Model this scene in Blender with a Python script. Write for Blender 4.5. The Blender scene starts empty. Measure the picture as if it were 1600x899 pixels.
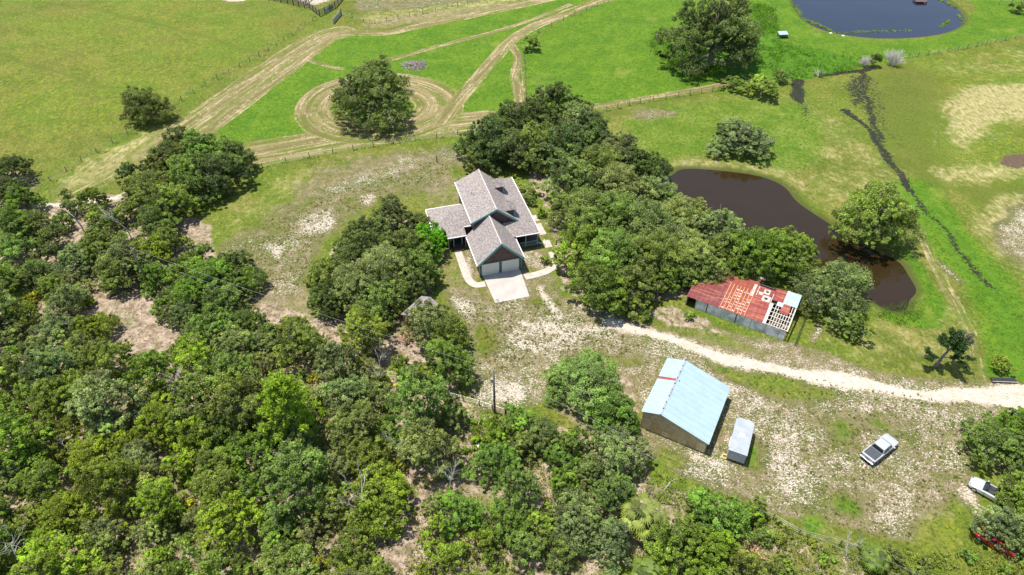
import bpy, bmesh, math, random
import numpy as np
from mathutils import Vector, Matrix

# ------------------------------------------------------------------ camera, sky, sun, exposure
SC = bpy.context.scene
COL = SC.collection
PITCH = math.radians(42); CH = 72.0; F = 1067.0          # drone: height, depression, focal length for 1600 px
cam_d = bpy.data.cameras.new('camera'); cam = bpy.data.objects.new('camera', cam_d); COL.objects.link(cam)
cam_d.sensor_width = 36.0; cam_d.lens = 36.0 * F / 1600.0
cam_d.clip_start = 0.5; cam_d.clip_end = 9000
cam.location = (0, 0, CH); cam.rotation_euler = (math.pi / 2 - PITCH, 0, 0)
SC.camera = cam

SUN_TO = Vector((-0.27, 0.11, 1.0)).normalized()
EL = math.asin(SUN_TO.z); AZ = math.atan2(SUN_TO.x, SUN_TO.y)
wd = bpy.data.worlds.new('World'); SC.world = wd; wd.use_nodes = True
wn = wd.node_tree.nodes; wl = wd.node_tree.links; wn.clear()
sky = wn.new('ShaderNodeTexSky'); sky.sky_type = 'NISHITA'; sky.sun_disc = False
sky.sun_elevation = EL; sky.sun_rotation = AZ
bg = wn.new('ShaderNodeBackground'); bg.inputs['Strength'].default_value = 0.138
wo = wn.new('ShaderNodeOutputWorld'); wl.new(sky.outputs[0], bg.inputs[0]); wl.new(bg.outputs[0], wo.inputs[0])
sd = bpy.data.lights.new('sun', 'SUN'); sd.energy = 5.0; sd.angle = math.radians(0.5); sd.color = (1.0, 0.955, 0.88)
so = bpy.data.objects.new('sun', sd); COL.objects.link(so); so.location = (0, 0, 150)
so.rotation_euler = SUN_TO.to_track_quat('Z', 'Y').to_euler()
vs = SC.view_settings; vs.view_transform = 'Standard'; vs.look = 'None'; vs.gamma = 1.0; vs.use_curve_mapping = False
vs.exposure = 0.62
SC.cycles.max_bounces = 6; SC.cycles.diffuse_bounces = 3; SC.cycles.transmission_bounces = 3; SC.cycles.glossy_bounces = 2

rnd = random.Random(7)
NPR = np.random.default_rng(11)

def P(px, py, z=0.0):
    """photo pixel (1600 x 899) -> point of the place at height z"""
    u = (px - 800) / F; v = (py - 449.5) / F
    dy = math.cos(PITCH) - v * math.sin(PITCH); dz = -math.sin(PITCH) - v * math.cos(PITCH)
    t = (z - CH) / dz
    return Vector((u * t, dy * t, z))

def Q(x, y, z=0.0):
    z = z - CH
    d = y * math.cos(PITCH) - z * math.sin(PITCH); up = y * math.sin(PITCH) + z * math.cos(PITCH)
    return 800 + F * x / d, 449.5 - F * up / d

# ------------------------------------------------------------------ node helpers
class NT:
    def __init__(s, name):
        s.m = bpy.data.materials.new(name); s.m.use_nodes = True
        s.t = s.m.node_tree; s.n = s.t.nodes; s.l = s.t.links; s.n.clear()
        s.out = s.n.new('ShaderNodeOutputMaterial')
        s.b = s.n.new('ShaderNodeBsdfPrincipled'); s.l.new(s.b.outputs[0], s.out.inputs['Surface'])
    def put(s, sock, v):
        if isinstance(v, bpy.types.NodeSocket): s.l.new(v, sock)
        elif v is not None:
            if isinstance(v, (tuple, list)) and len(v) == 3 and sock.type == 'RGBA': v = (*v, 1)
            sock.default_value = v
    def math(s, op, a, b=None, c=None, clamp=False):
        n = s.n.new('ShaderNodeMath'); n.operation = op; n.use_clamp = clamp
        for i, v in enumerate((a, b, c)):
            if v is not None: s.put(n.inputs[i], v)
        return n.outputs[0]
    def mix(s, f, a, b, mode='MIX'):
        n = s.n.new('ShaderNodeMix'); n.data_type = 'RGBA'; n.blend_type = mode
        s.put(n.inputs[0], f); s.put(n.inputs[6], a); s.put(n.inputs[7], b)
        return n.outputs[2]
    def noise(s, vec, scale, detail=3, rough=0.55, dist=0.0, col=False):
        n = s.n.new('ShaderNodeTexNoise'); s.put(n.inputs['Vector'], vec)
        n.inputs['Scale'].default_value = scale; n.inputs['Detail'].default_value = detail
        n.inputs['Roughness'].default_value = rough; n.inputs['Distortion'].default_value = dist
        return n.outputs[1 if col else 0]
    def ramp(s, v, lo, hi, smooth=True):
        n = s.n.new('ShaderNodeMapRange'); n.interpolation_type = 'SMOOTHSTEP' if smooth else 'LINEAR'
        s.put(n.inputs[0], v); s.put(n.inputs[1], lo); s.put(n.inputs[2], hi)
        return n.outputs[0]
    def coord(s, kind='Object'):
        return s.n.new('ShaderNodeTexCoord').outputs[kind]
    def pos(s):
        return s.n.new('ShaderNodeNewGeometry').outputs['Position']
    def attr(s, name):
        n = s.n.new('ShaderNodeAttribute'); n.attribute_name = name; return n
    def sep(s, v):
        n = s.n.new('ShaderNodeSeparateColor'); s.put(n.inputs[0], v); return n.outputs
    def sepv(s, v):
        n = s.n.new('ShaderNodeSeparateXYZ'); s.put(n.inputs[0], v); return n.outputs
    def comb(s, x, y, z):
        n = s.n.new('ShaderNodeCombineXYZ')
        for i, v in enumerate((x, y, z)): s.put(n.inputs[i], v)
        return n.outputs[0]
    def mapping(s, vec, scale=(1, 1, 1), rot=(0, 0, 0)):
        n = s.n.new('ShaderNodeMapping'); s.put(n.inputs[0], vec)
        n.inputs['Scale'].default_value = scale; n.inputs['Rotation'].default_value = rot
        return n.outputs[0]
    def bump(s, h, strength=0.3, dist=0.05):
        n = s.n.new('ShaderNodeBump'); n.inputs['Strength'].default_value = strength; n.inputs['Distance'].default_value = dist
        s.put(n.inputs['Height'], h); s.l.new(n.outputs[0], s.b.inputs['Normal'])
    def done(s, col, rough=0.8, metal=0.0, spec=None):
        s.put(s.b.inputs['Base Color'], col); s.put(s.b.inputs['Roughness'], rough); s.put(s.b.inputs['Metallic'], metal)
        if spec is not None: s.b.inputs['Specular IOR Level'].default_value = spec
        return s.m

def simple(name, col, rough=0.7, metal=0.0, var=0.18, scale=3.0, spec=None, bump=0.0):
    t = NT(name); v = t.coord()
    n = t.noise(v, scale, 5, 0.6)
    lo = tuple(c * (1 - var) for c in col); hi = tuple(min(1, c * (1 + var)) for c in col)
    if bump: t.bump(t.noise(v, scale * 6, 3), bump, 0.02)
    return t.done(t.mix(t.ramp(n, 0.3, 0.7), lo, hi), rough, metal, spec)

# ------------------------------------------------------------------ mesh helpers
def mesh_np(name, V, Fq, mats, smooth=False, mi=None):
    """V (n,3), Fq (m,k) one polygon size"""
    me = bpy.data.meshes.new(name)
    V = np.asarray(V, np.float32); Fq = np.asarray(Fq, np.int32); k = Fq.shape[1]
    me.vertices.add(len(V)); me.vertices.foreach_set('co', V.ravel())
    me.loops.add(Fq.size); me.loops.foreach_set('vertex_index', Fq.ravel())
    me.polygons.add(len(Fq)); me.polygons.foreach_set('loop_start', np.arange(0, Fq.size, k, dtype=np.int32))
    me.polygons.foreach_set('use_smooth', np.full(len(Fq), smooth))
    for m in mats: me.materials.append(m)
    if mi is not None: me.polygons.foreach_set('material_index', np.asarray(mi, np.int32))
    me.update(); me.validate()
    return me

def new_obj(name, me, parent=None):
    o = bpy.data.objects.new(name, me); COL.objects.link(o)
    if parent is not None: o.parent = parent
    return o

def thing(name, label, cat, loc=(0, 0, 0), rz=0.0, group=None, mesh=None):
    o = new_obj(name, mesh); o.location = loc; o.rotation_euler = (0, 0, rz)
    o['label'] = label; o['category'] = cat
    if group: o['group'] = group
    return o

def stuff(o, kind, label=None, cat=None):
    o['kind'] = kind
    if label: o['label'] = label
    if cat: o['category'] = cat
    return o

class MB:
    """collects shapes for ONE mesh"""
    def __init__(s): s.bm = bmesh.new()
    def box(s, x0, x1, y0, y1, z0, z1, bevel=0.0, M=None):
        r = bmesh.ops.create_cube(s.bm, size=1.0)
        vs = r['verts']
        for v in vs:
            v.co = Vector(((x0 + x1) / 2 + v.co.x * (x1 - x0), (y0 + y1) / 2 + v.co.y * (y1 - y0), (z0 + z1) / 2 + v.co.z * (z1 - z0)))
            if M: v.co = M @ v.co
        if bevel:
            es = list({e for v in vs for e in v.link_edges})
            bmesh.ops.bevel(s.bm, geom=es, offset=bevel, segments=2, affect='EDGES', profile=0.5)
        return s
    def poly(s, pts):
        s.bm.faces.new([s.bm.verts.new(p) for p in pts]); return s
    def slab(s, pts, th):
        """polygon (list of 3D points) thickened straight down by th"""
        n = len(pts)
        t = [s.bm.verts.new(p) for p in pts]; b = [s.bm.verts.new((p[0], p[1], p[2] - th)) for p in pts]
        s.bm.faces.new(t); s.bm.faces.new(list(reversed(b)))
        for i in range(n): s.bm.faces.new((t[i], b[i], b[(i + 1) % n], t[(i + 1) % n]))
        return s
    def prism(s, pts, d):
        """polygon extruded along vector d"""
        n = len(pts); d = Vector(d)
        a = [s.bm.verts.new(p) for p in pts]; b = [s.bm.verts.new(Vector(p) + d) for p in pts]
        s.bm.faces.new(list(reversed(a))); s.bm.faces.new(b)
        for i in range(n): s.bm.faces.new((a[i], a[(i + 1) % n], b[(i + 1) % n], b[i]))
        return s
    def tube(s, path, radii, seg=8, cap=True):
        rings = []
        path = [Vector(p) for p in path]
        for i, p in enumerate(path):
            a = path[max(i - 1, 0)]; b = path[min(i + 1, len(path) - 1)]
            d = (b - a).normalized()
            u = d.orthogonal().normalized() if i == 0 else (rings_u - d * rings_u.dot(d)).normalized()
            rings_u = u; w = d.cross(u)
            r = radii[i] if hasattr(radii, '__len__') else radii
            rings.append([s.bm.verts.new(p + (u * math.cos(2 * math.pi * k / seg) + w * math.sin(2 * math.pi * k / seg)) * r) for k in range(seg)])
        for A, B in zip(rings, rings[1:]):
            for k in range(seg): s.bm.faces.new((A[k], A[(k + 1) % seg], B[(k + 1) % seg], B[k]))
        if cap:
            s.bm.faces.new(list(reversed(rings[0]))); s.bm.faces.new(rings[-1])
        return s
    def cyl(s, c, axis, r, h, seg=20, bevel=0.0):
        axis = Vector(axis).normalized(); c = Vector(c)
        return s.tube([c - axis * h / 2, c + axis * h / 2], r, seg)
    def mesh(s, name, mats, smooth=False, bevel=0.0):
        bmesh.ops.recalc_face_normals(s.bm, faces=s.bm.faces)
        if bevel:
            bmesh.ops.bevel(s.bm, geom=[e for e in s.bm.edges if len(e.link_faces) == 2 and e.calc_face_angle(0) > 0.5],
                            offset=bevel, segments=2, affect='EDGES', profile=0.5)
        me = bpy.data.meshes.new(name); s.bm.to_mesh(me); s.bm.free()
        for m in (mats if isinstance(mats, (list, tuple)) else [mats]): me.materials.append(m)
        if smooth: me.polygons.foreach_set('use_smooth', np.full(len(me.polygons), True))
        return me
    def part(s, name, mats, parent, smooth=False, bevel=0.0):
        return new_obj(name, s.mesh(name, mats, smooth, bevel), parent)

# ------------------------------------------------------------------ GROUND
def W(pts):
    return np.array([(P(x, y).x, P(x, y).y) for x, y in pts])

def seg_dist(V, pts, closed=False):
    """distance to a polyline, its side (sign) and the length along it"""
    best = np.full(len(V), 1e9); along = np.zeros(len(V)); side = np.zeros(len(V)); L = 0.0
    pairs = list(zip(pts[:-1], pts[1:])) + ([(pts[-1], pts[0])] if closed else [])
    for a, b in pairs:
        d = b - a; ln = np.hypot(*d)
        if ln < 1e-6: continue
        t = np.clip(((V - a) @ d) / ln ** 2, 0, 1)
        q = a + t[:, None] * d; r = V - q; dist = np.hypot(r[:, 0], r[:, 1])
        m = dist < best
        best[m] = dist[m]; along[m] = (L + t * ln)[m]
        side[m] = np.sign(d[0] * r[:, 1] - d[1] * r[:, 0])[m]
        L += ln
    return best, side, along

def inside(V, pts):
    r = np.zeros(len(V), bool); n = len(pts)
    for i in range(n):
        x0, y0 = pts[i]; x1, y1 = pts[(i + 1) % n]
        if y0 == y1: continue
        c = ((y0 > V[:, 1]) != (y1 > V[:, 1])) & (V[:, 0] < (x1 - x0) * (V[:, 1] - y0) / (y1 - y0) + x0)
        r ^= c
    return r

def sdf(V, pts):
    d, _, _ = seg_dist(V, pts, True)
    return np.where(inside(V, pts), -d, d)

def sstep(x, a, b):
    t = np.clip((x - a) / (b - a), 0, 1); return t * t * (3 - 2 * t)

def smooth_poly(px, it=2):
    p = [np.array(q, float) for q in px]
    for _ in range(it):
        n = len(p); o = []
        for i in range(n):
            a, b = p[i], p[(i + 1) % n]; o += [a * .75 + b * .25, a * .25 + b * .75]
        p = o
    return [tuple(q) for q in p]

def smooth_line(px, it=2):
    p = [np.array(q, float) for q in px]
    for _ in range(it):
        o = [p[0]]
        for a, b in zip(p, p[1:]): o += [a * .75 + b * .25, a * .25 + b * .75]
        p = o + [p[-1]]
    return [tuple(q) for q in p]

POND_BROWN = smooth_poly([(1020, 285), (1050, 268), (1105, 260), (1165, 266), (1215, 284), (1255, 312), (1292, 348), (1340, 378), (1392, 400), (1422, 428), (1436, 458), (1428, 480), (1402, 487), (1372, 478),
                          (1345, 455), (1300, 425), (1250, 395), (1180, 372), (1120, 345), (1060, 315), (1025, 300)])
POND_BLUE = smooth_poly([(1228, -40), (1236, -5), (1250, 25), (1275, 42), (1315, 53), (1375, 59), (1435, 57), (1480, 50), (1506, 38), (1508, 24), (1492, 8), (1472, -8), (1462, -40), (1400, -75), (1290, -75)])

def grid_axis(lo, hi, step, far):
    core = list(np.arange(lo, hi + step * .5, step))
    a = []; s = step; x = core[0]
    while x > -far: s *= 1.35; x -= s; a.append(x)
    b = []; s = step; x = core[-1]
    while x < far: s *= 1.35; x += s; b.append(x)
    return np.array(list(reversed(a)) + core + b)

def build_ground():
    xs = grid_axis(-158, 158, 0.42, 3000); ys = grid_axis(27, 232, 0.42, 3000)
    nx, ny = len(xs), len(ys)
    X, Y = np.meshgrid(xs, ys); V = np.stack([X.ravel(), Y.ravel()], 1)
    n = len(V)
    # slow wobble so that outlines are not straight
    def wob(s, k): return np.sin(V[:, 0] * s + k) * np.cos(V[:, 1] * s * 1.13 - k * 1.7) + .5 * np.sin((V[:, 0] + V[:, 1]) * s * 2.3 + k * 3)
    Vw = V + np.stack([wob(.31, 1.0), wob(.27, 2.2)], 1) * .55
    def area(px, soft, sm=1):
        return 1 - sstep(sdf(Vw, W(smooth_poly(px, sm))), -soft, soft)
    lush = np.zeros(n); sand = np.zeros(n); road = np.zeros(n); wood = np.zeros(n); wet = np.zeros(n); burn = np.zeros(n)
    yellow = np.zeros(n); weeds = np.zeros(n); dark_grass = np.zeros(n); brown = np.zeros(n); straw = np.zeros(n)
    mx = np.maximum
    lush = mx(lush, area([(335, 197), (400, 150), (497, 74), (528, 54), (600, 54), (640, 46), (740, 26), (860, -8), (960, -20), (900, 10), (826, 60), (820, 180), (735, 192), (640, 205), (395, 234), (352, 215)], .5))
    lush = mx(lush, .85 * area([(822, 62), (960, -10), (1240, -30), (1250, 40), (1330, 62), (1440, 66), (1530, 30), (1500, -30), (1640, -30), (1640, 50), (1420, 90), (1330, 108), (1230, 125), (1130, 130), (930, 166), (824, 175)], 1.2))
    lush = mx(lush, .58 * area([(1410, 300), (1440, 312), (1500, 390), (1575, 445), (1640, 480), (1640, 600), (1552, 602), (1556, 555), (1532, 480), (1465, 405)], 1.5))
    lush = mx(lush, .9 * area([(1395, 380), (1425, 395), (1482, 478), (1474, 508), (1410, 515), (1370, 495), (1425, 480), (1430, 440)], 1.0))
    lush = mx(lush, .62 * area([(1235, 790), (1280, 785), (1300, 815), (1268, 838), (1240, 825)], 1.4))
    lush = mx(lush, .58 * area([(1255, 758), (1335, 765), (1370, 822), (1318, 815), (1290, 795)], 1.8))
    lush = mx(lush, .52 * area([(1275, 645), (1335, 650), (1330, 705), (1285, 705)], 1.8))
    lush = mx(lush, .75 * area([(1160, 700), (1190, 700), (1195, 730), (1172, 735)], .8))
    lush = mx(lush, .8 * area([(705, 640), (740, 625), (790, 650), (770, 690), (720, 690)], 1.0))
    lush = mx(lush, .45 * area([(840, 305), (870, 300), (880, 350), (850, 360)], 1.0))
    lush = mx(lush, .5 * area([(945, 175), (1110, 150), (1290, 160), (1300, 250), (1250, 280), (1130, 240), (1020, 250)], 3.0))
    yellow = mx(yellow, area([(0, 30), (230, -10), (400, 20), (440, 40), (300, 140), (180, 200), (40, 240), (-40, 200)], 5.0))
    yellow = mx(yellow, .8 * area([(1300, 120), (1420, 90), (1640, 60), (1640, 330), (1540, 330), (1420, 260)], 4.0))
    yellow = mx(yellow, .9 * area([(1440, 790), (1500, 770), (1520, 850), (1500, 880), (1420, 860)], 2.0))
    # pale speckled sand
    yard = [(690, 455), (760, 480), (840, 435), (885, 468), (960, 490), (1100, 515), (1235, 535), (1400, 590), (1640, 600), (1640, 640), (1530, 660), (1515, 750), (1530, 860), (1420, 850), (1180, 790), (1010, 730), (1000, 650), (990, 585), (870, 570), (850, 640), (760, 645), (715, 600), (735, 530)]
    sand = mx(sand, .62 * area(yard, 1.2))
    for px, k, so_ in [([(780, 500), (880, 495), (960, 545), (860, 575), (770, 545)], .85, 2.2), ([(740, 590), (830, 590), (840, 630), (770, 640)], .9, 1.2),
                       ([(1200, 660), (1260, 640), (1270, 720), (1260, 780), (1215, 800), (1190, 720)], .85, 2.0), ([(1085, 590), (1150, 590), (1210, 640), (1180, 660), (1120, 620)], .85, 1.2),
                       ([(1300, 620), (1420, 615), (1500, 640), (1480, 700), (1420, 680), (1340, 650)], .7, 2.0), ([(1040, 690), (1120, 712), (1150, 740), (1090, 735)], .85, 1.0),
                       ([(1340, 630), (1368, 632), (1366, 645), (1345, 642)], 1.2, .5), ([(1490, 750), (1515, 760), (1525, 785), (1500, 780)], 1.0, .6),
                       ([(690, 460), (740, 470), (770, 500), (740, 520), (710, 490)], .8, 1.2)]:
        sand = mx(sand, k * area(px, so_))
    sand = mx(sand, .36 * area([(330, 380), (420, 330), (520, 250), (640, 235), (715, 235), (715, 300), (610, 310), (545, 340), (500, 390), (480, 470), (420, 480), (350, 420)], 2.5))
    for px, k, so_ in [([(470, 335), (520, 320), (530, 350), (490, 375), (460, 370)], .85, 1.5), ([(410, 380), (445, 378), (455, 400), (420, 410)], .8, 1.5),
                       ([(565, 305), (590, 305), (590, 325), (568, 325)], .95, 1.0), ([(560, 260), (690, 245), (690, 262), (600, 285)], .65, 2.0),
                       ([(1560, 340), (1640, 300), (1640, 430), (1590, 420), (1560, 390)], .72, 2.5), ([(1466, 405), (1490, 420), (1510, 450), (1480, 430)], .6, 1.2), ([(975, 175), (1060, 168), (1060, 185), (1000, 190)], .5, 1.5),
                       ([(0, 255), (40, 265), (60, 295), (30, 300), (0, 285)], .75, 1.8), ([(560, -10), (800, -25), (800, -5), (580, 22), (545, 15)], .45, 2.0),
                       ([(455, -15), (520, -15), (510, 8), (470, 8)], 1.0, 1.0), ([(345, -10), (395, -12), (390, 2), (350, 2)], 1.1, .8), ([(1095, 505), (1190, 530), (1235, 545), (1180, 545), (1110, 520)], .8, .8),
                       ([(1262, 530), (1275, 500), (1285, 505), (1270, 540)], .8, .6), ([(795, 385), (845, 390), (860, 415), (820, 425)], .6, .8), ([(722, 395), (735, 390), (750, 430), (738, 440)], .7, .5)]:
        sand = mx(sand, k * area(px, so_))
    for px, k, so_ in [([(1235, 790), (1280, 785), (1300, 815), (1268, 838), (1240, 825)], .7, 1.6), ([(1255, 758), (1335, 765), (1370, 822), (1318, 815), (1290, 795)], .65, 1.8), ([(1275, 645), (1335, 650), (1330, 705), (1285, 705)], .6, 1.8), ([(1155, 690), (1195, 690), (1205, 740), (1172, 745)], .7, 1.2),
                       ([(1100, 560), (1180, 578), (1310, 606), (1330, 622), (1250, 632), (1180, 615), (1120, 585)], .8, 1.2), ([(1000, 482), (1080, 500), (1200, 540), (1180, 556), (1080, 530), (1010, 508)], .75, 1.2), ([(860, 545), (960, 555), (1010, 560), (1000, 580), (900, 568)], .7, 1.2),
                       ([(1440, 790), (1500, 770), (1530, 860), (1490, 890), (1400, 870)], .85, 2.0), ([(740, 495), (790, 520), (770, 560), (735, 560)], .7, 1.5), ([(820, 440), (880, 470), (870, 500), (830, 480)], .5, 1.2), ([(1020, 690), (1060, 705), (1080, 735), (1030, 745)], .8, 1.0), ([(1340, 640), (1420, 660), (1450, 700), (1400, 690), (1350, 665)], .5, 1.5)]:
        sand = sand * (1 - k * area(px, so_))
    sand = mx(sand, .56 * (1 - sstep(seg_dist(Vw, W(smooth_line([(430, 450), (455, 395), (485, 345), (540, 285), (620, 258), (700, 248)])))[0], .0, 8.5)))
    # bare white sand road and its spurs (half widths in metres)
    def lane(px, w, soft, k=1.0, store=None):
        pts = W(smooth_line(px)); d, s, a = seg_dist(Vw, pts)
        return k * (1 - sstep(d, w - soft, w + soft))
    road = mx(road, lane([(955, 505), (1040, 527), (1110, 551), (1200, 573), (1280, 592), (1350, 604), (1440, 619), (1640, 627)], 1.15, 1.3))
    road = mx(road, lane([(1180, 570), (1280, 588), (1400, 606), (1450, 618), (1520, 610), (1640, 612)], .8, .9))
    road = mx(road, .75 * lane([(845, 450), (862, 480), (872, 500)], .7, .8))
    road = mx(road, .8 * lane([(810, 500), (870, 520), (960, 512)], .9, 2.0))
    road = mx(road, .8 * lane([(60, 322), (110, 315), (160, 317), (200, 305)], 1.0, .8))
    road = mx(road, .55 * lane([(1500, 770), (1530, 800)], 1.0, .8))
    # mown hay tracks
    track = np.zeros(n); td = np.full(n, 50.0); ta = np.zeros(n)
    TR = [([(110, 300), (180, 262), (250, 228)], 4.5, .5), ([(230, 242), (300, 197), (350, 160), (430, 105), (500, 58), (530, 50)], 5.0, .60), ([(300, 225), (345, 192), (470, 98), (525, 54)], 1.6, 1.0),
          ([(392, 240), (500, 222), (600, 204), (700, 196), (760, 190)], 5.2, .84), ([(688, 192), (722, 150), (762, 104), (796, 64), (830, 42), (900, 14), (980, -12)], 1.9, 1.0),
          ([(600, 96), (640, 85), (700, 68), (800, 43), (890, 8)], .9, .95), ([(525, 54), (560, 51), (600, 53), (640, 44), (740, 24), (860, -2)], 2.0, .8),
          ([(800, 72), (812, 92), (802, 120), (812, 150), (808, 188)], 1.2, .95), ([(812, 92), (820, 130), (816, 185)], .5, .6), ([(920, 167), (1000, 155), (1120, 134), (1150, 125)], .9, .9),
          ([(478, 90), (500, 101), (535, 108)], .8, .9)]
    for px, w, k in TR:
        pts = W(smooth_line(px)); d, s, a = seg_dist(V, pts)
        m = k * (1 - sstep(d, w * .8, w * 1.15)); up = (m > track) | ((m == 0) & (track == 0) & (d < np.abs(td)))
        track = mx(track, m); td[up] = (d * s)[up]; ta[up] = a[up]
    ring = W(smooth_poly([(498, 185), (500, 158), (530, 138), (590, 128), (650, 134), (688, 155), (684, 180), (640, 200), (580, 207), (530, 203)]))
    d, s, a = seg_dist(V, ring, True); m = .90 * (1 - sstep(d, 4.8, 6.2)); up = m > track
    track = mx(track, m); td[up] = (d * s)[up] * 1.0 + 7; ta[up] = a[up]
    for px, w, k in [([(1425, 330), (1450, 395), (1490, 470), (1525, 540), (1540, 600)], 1.3, .5), ([(1010, 262), (1080, 248), (1160, 252), (1230, 272), (1290, 320), (1310, 335)], 2.0, .4), ([(1470, 500), (1485, 508), (1500, 500)], .6, .6),
                     ([(1482, 235), (1494, 195), (1500, 160), (1540, 138), (1590, 140), (1640, 150)], 4.0, .40), ([(1500, 215), (1530, 185), (1560, 160), (1600, 160)], 3.5, .42), ([(1520, 240), (1560, 205), (1640, 190)], 3.2, .36)]:
        pts = W(smooth_line(px)); d, s, a = seg_dist(V, pts); m = k * (1 - sstep(d, w * .4, w * 1.6)); up = m > track
        track = mx(track, m); td[up] = (d * s)[up] + 3; ta[up] = a[up]
    # woodland floor
    wood = mx(wood, area([(-60, 310), (60, 320), (200, 300), (250, 350), (330, 335), (330, 400), (420, 470), (500, 500), (600, 470), (650, 500), (700, 560), (715, 625), (800, 655), (1000, 700), (1010, 745), (1040, 770), (1000, 930), (-60, 960)], 2.0))
    wood = mx(wood, .5 * area([(1000, 735), (1130, 775), (1190, 800), (1400, 880), (1500, 930), (990, 960)], 2.5))
    wood = mx(wood, .9 * area([(1155, 850), (1190, 845), (1210, 870), (1180, 885), (1150, 880)], .8))
    wood = mx(wood, .9 * area([(820, 250), (900, 250), (1080, 360), (1240, 440), (1100, 460), (980, 475), (880, 470), (870, 400), (850, 330)], 2.0))
    wood = mx(wood, .8 * area([(500, 400), (600, 330), (690, 360), (690, 440), (640, 500), (520, 500)], 2.0))
    wood = mx(wood, .7 * area([(1530, 690), (1640, 640), (1640, 780), (1560, 760)], 1.5))
    wood = mx(wood, .6 * area([(860, 560), (1000, 560), (1000, 690), (900, 690)], 1.5))
    wood = mx(wood, .55 * area([(1000, 480), (1060, 470), (1150, 520), (1120, 530), (1040, 510)], 1.5))
    # wet ditch
    for px, w, k in [([(1322, 172), (1342, 188), (1378, 228), (1402, 272), (1425, 300)], 1.0, .74), ([(1425, 300), (1440, 318), (1480, 368), (1520, 415), (1550, 450)], .75, .66), ([(1285, 119), (1340, 112), (1362, 106)], 1.0, .85), ([(1345, 112), (1350, 140), (1362, 185), (1378, 225)], 1.1, .66), ([(1247, 126), (1249, 158)], 1.6, .74), ([(1250, 158), (1258, 185)], 1.0, .5)]:
        wet = mx(wet, lane(px, w, .9, k))
    wet = mx(wet, .60 * area([(1312, 122), (1368, 112), (1366, 160), (1330, 172)], 2.0))
    wet = mx(wet, .46 * area([(1300, 124), (1375, 112), (1395, 180), (1420, 250), (1340, 180)], 3.0))
    dark_grass = mx(dark_grass, .9 * area([(1340, 112), (1440, 98), (1480, 150), (1465, 250), (1500, 290), (1420, 280), (1370, 210)], 9.0))  # darker olive grass tone, soft at the edges
    dark_grass = mx(dark_grass, .7 * area([(1480, 290), (1640, 275), (1640, 330), (1540, 335), (1500, 310)], 3.0))
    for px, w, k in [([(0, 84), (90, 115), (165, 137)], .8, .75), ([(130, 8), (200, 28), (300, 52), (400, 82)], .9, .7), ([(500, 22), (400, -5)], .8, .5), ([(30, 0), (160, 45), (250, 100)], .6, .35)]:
        dark_grass = mx(dark_grass, lane(px, w, 1.2, k))
    dark_grass = mx(dark_grass, .6 * area([(930, 170), (1120, 140), (1130, 150), (945, 184)], .8))
    for px, k, so_ in [([(1480, 150), (1530, 128), (1640, 135), (1640, 190), (1570, 185), (1530, 215), (1500, 235), (1478, 200)], .85, 4.0), ([(1440, 260), (1500, 255), (1560, 250), (1640, 230), (1640, 270), (1560, 290), (1480, 290)], .6, 4.0), ([(1400, 380), (1440, 395), (1510, 540), (1520, 600), (1480, 520), (1440, 430)], .55, 3.0),
                       ([(1420, 90), (1640, 60), (1640, 120), (1500, 130)], .3, 5.0), ([(1520, 320), (1640, 290), (1640, 460), (1580, 430), (1530, 370)], .6, 4.0), ([(960, 175), (1080, 160), (1090, 185), (990, 200)], .5, 2.5), ([(1020, 255), (1150, 245), (1240, 268), (1310, 330), (1260, 300), (1160, 262), (1030, 268)], .5, 2.0),
                       ([(1170, 215), (1260, 200), (1330, 240), (1280, 280), (1200, 250)], .4, 4.0), ([(60, 290), (200, 215), (300, 180), (250, 235), (120, 305)], .55, 3.0), ([(540, 25), (700, -5), (860, -25), (860, -5), (600, 45)], .5, 3.0), ([(850, 70), (930, 40), (960, 100), (880, 140)], .3, 5.0)]:
        straw = mx(straw, k * area(px, so_))
    brown = mx(brown, .5 * area([(640, 300), (700, 260), (860, 300), (885, 470), (690, 480), (670, 420)], 3.0))
    brown = mx(brown, .75 * area([(724, 392), (748, 400), (757, 436), (738, 440)], .6)); brown = mx(brown, .8 * area([(820, 395), (850, 385), (864, 415), (828, 428)], .8))
    brown = mx(brown, .42 * area([(980, 490), (1100, 500), (1240, 540), (1400, 590), (1380, 610), (1150, 575), (1000, 520)], 2.0))
    straw = mx(straw, .34 * area([(930, 175), (1150, 140), (1320, 165), (1430, 300), (1500, 480), (1530, 580), (1400, 590), (1250, 545), (1270, 500), (1350, 500), (1440, 500), (1440, 420), (1320, 350), (1240, 275), (1100, 245), (1000, 250)], 4.0))
    straw = mx(straw, .30 * area([(330, 330), (420, 262), (715, 211), (715, 240), (480, 300), (380, 420), (330, 400)], 4.0))
    sand = mx(sand, .42 * area([(690, 440), (760, 450), (770, 500), (700, 500)], 1.5)); sand = mx(sand, .34 * area([(800, 425), (885, 430), (885, 480), (820, 470)], 1.5))
    sw = W(smooth_line([(1430, 300), (1455, 335), (1500, 395), (1555, 455), (1590, 520), (1600, 600)])); d, _, _ = seg_dist(Vw, sw)
    weeds = mx(weeds, .50 * (1 - sstep(d, 1.5, 5.0))); lush = mx(lush, .7 * (1 - sstep(d, 3, 7)))
    brown = mx(brown, .42 * area([(480, 250), (560, 232), (690, 245), (600, 262), (500, 300), (440, 320)], 2.0))
    brown = mx(brown, .7 * area([(395, 440), (470, 440), (500, 490), (440, 500), (400, 480)], 1.5))
    brown = mx(brown, .8 * area([(860, 600), (1000, 570), (1010, 600), (990, 660), (1040, 700), (1000, 720), (880, 660)], 1.5))
    brown = mx(brown, .6 * area([(1370, 760), (1440, 740), (1500, 800), (1440, 840), (1340, 820), (1290, 840)], 2.5))
    brown = mx(brown, .75 * area([(1050, 480), (1100, 495), (1090, 520), (1030, 500)], 1.2))
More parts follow.
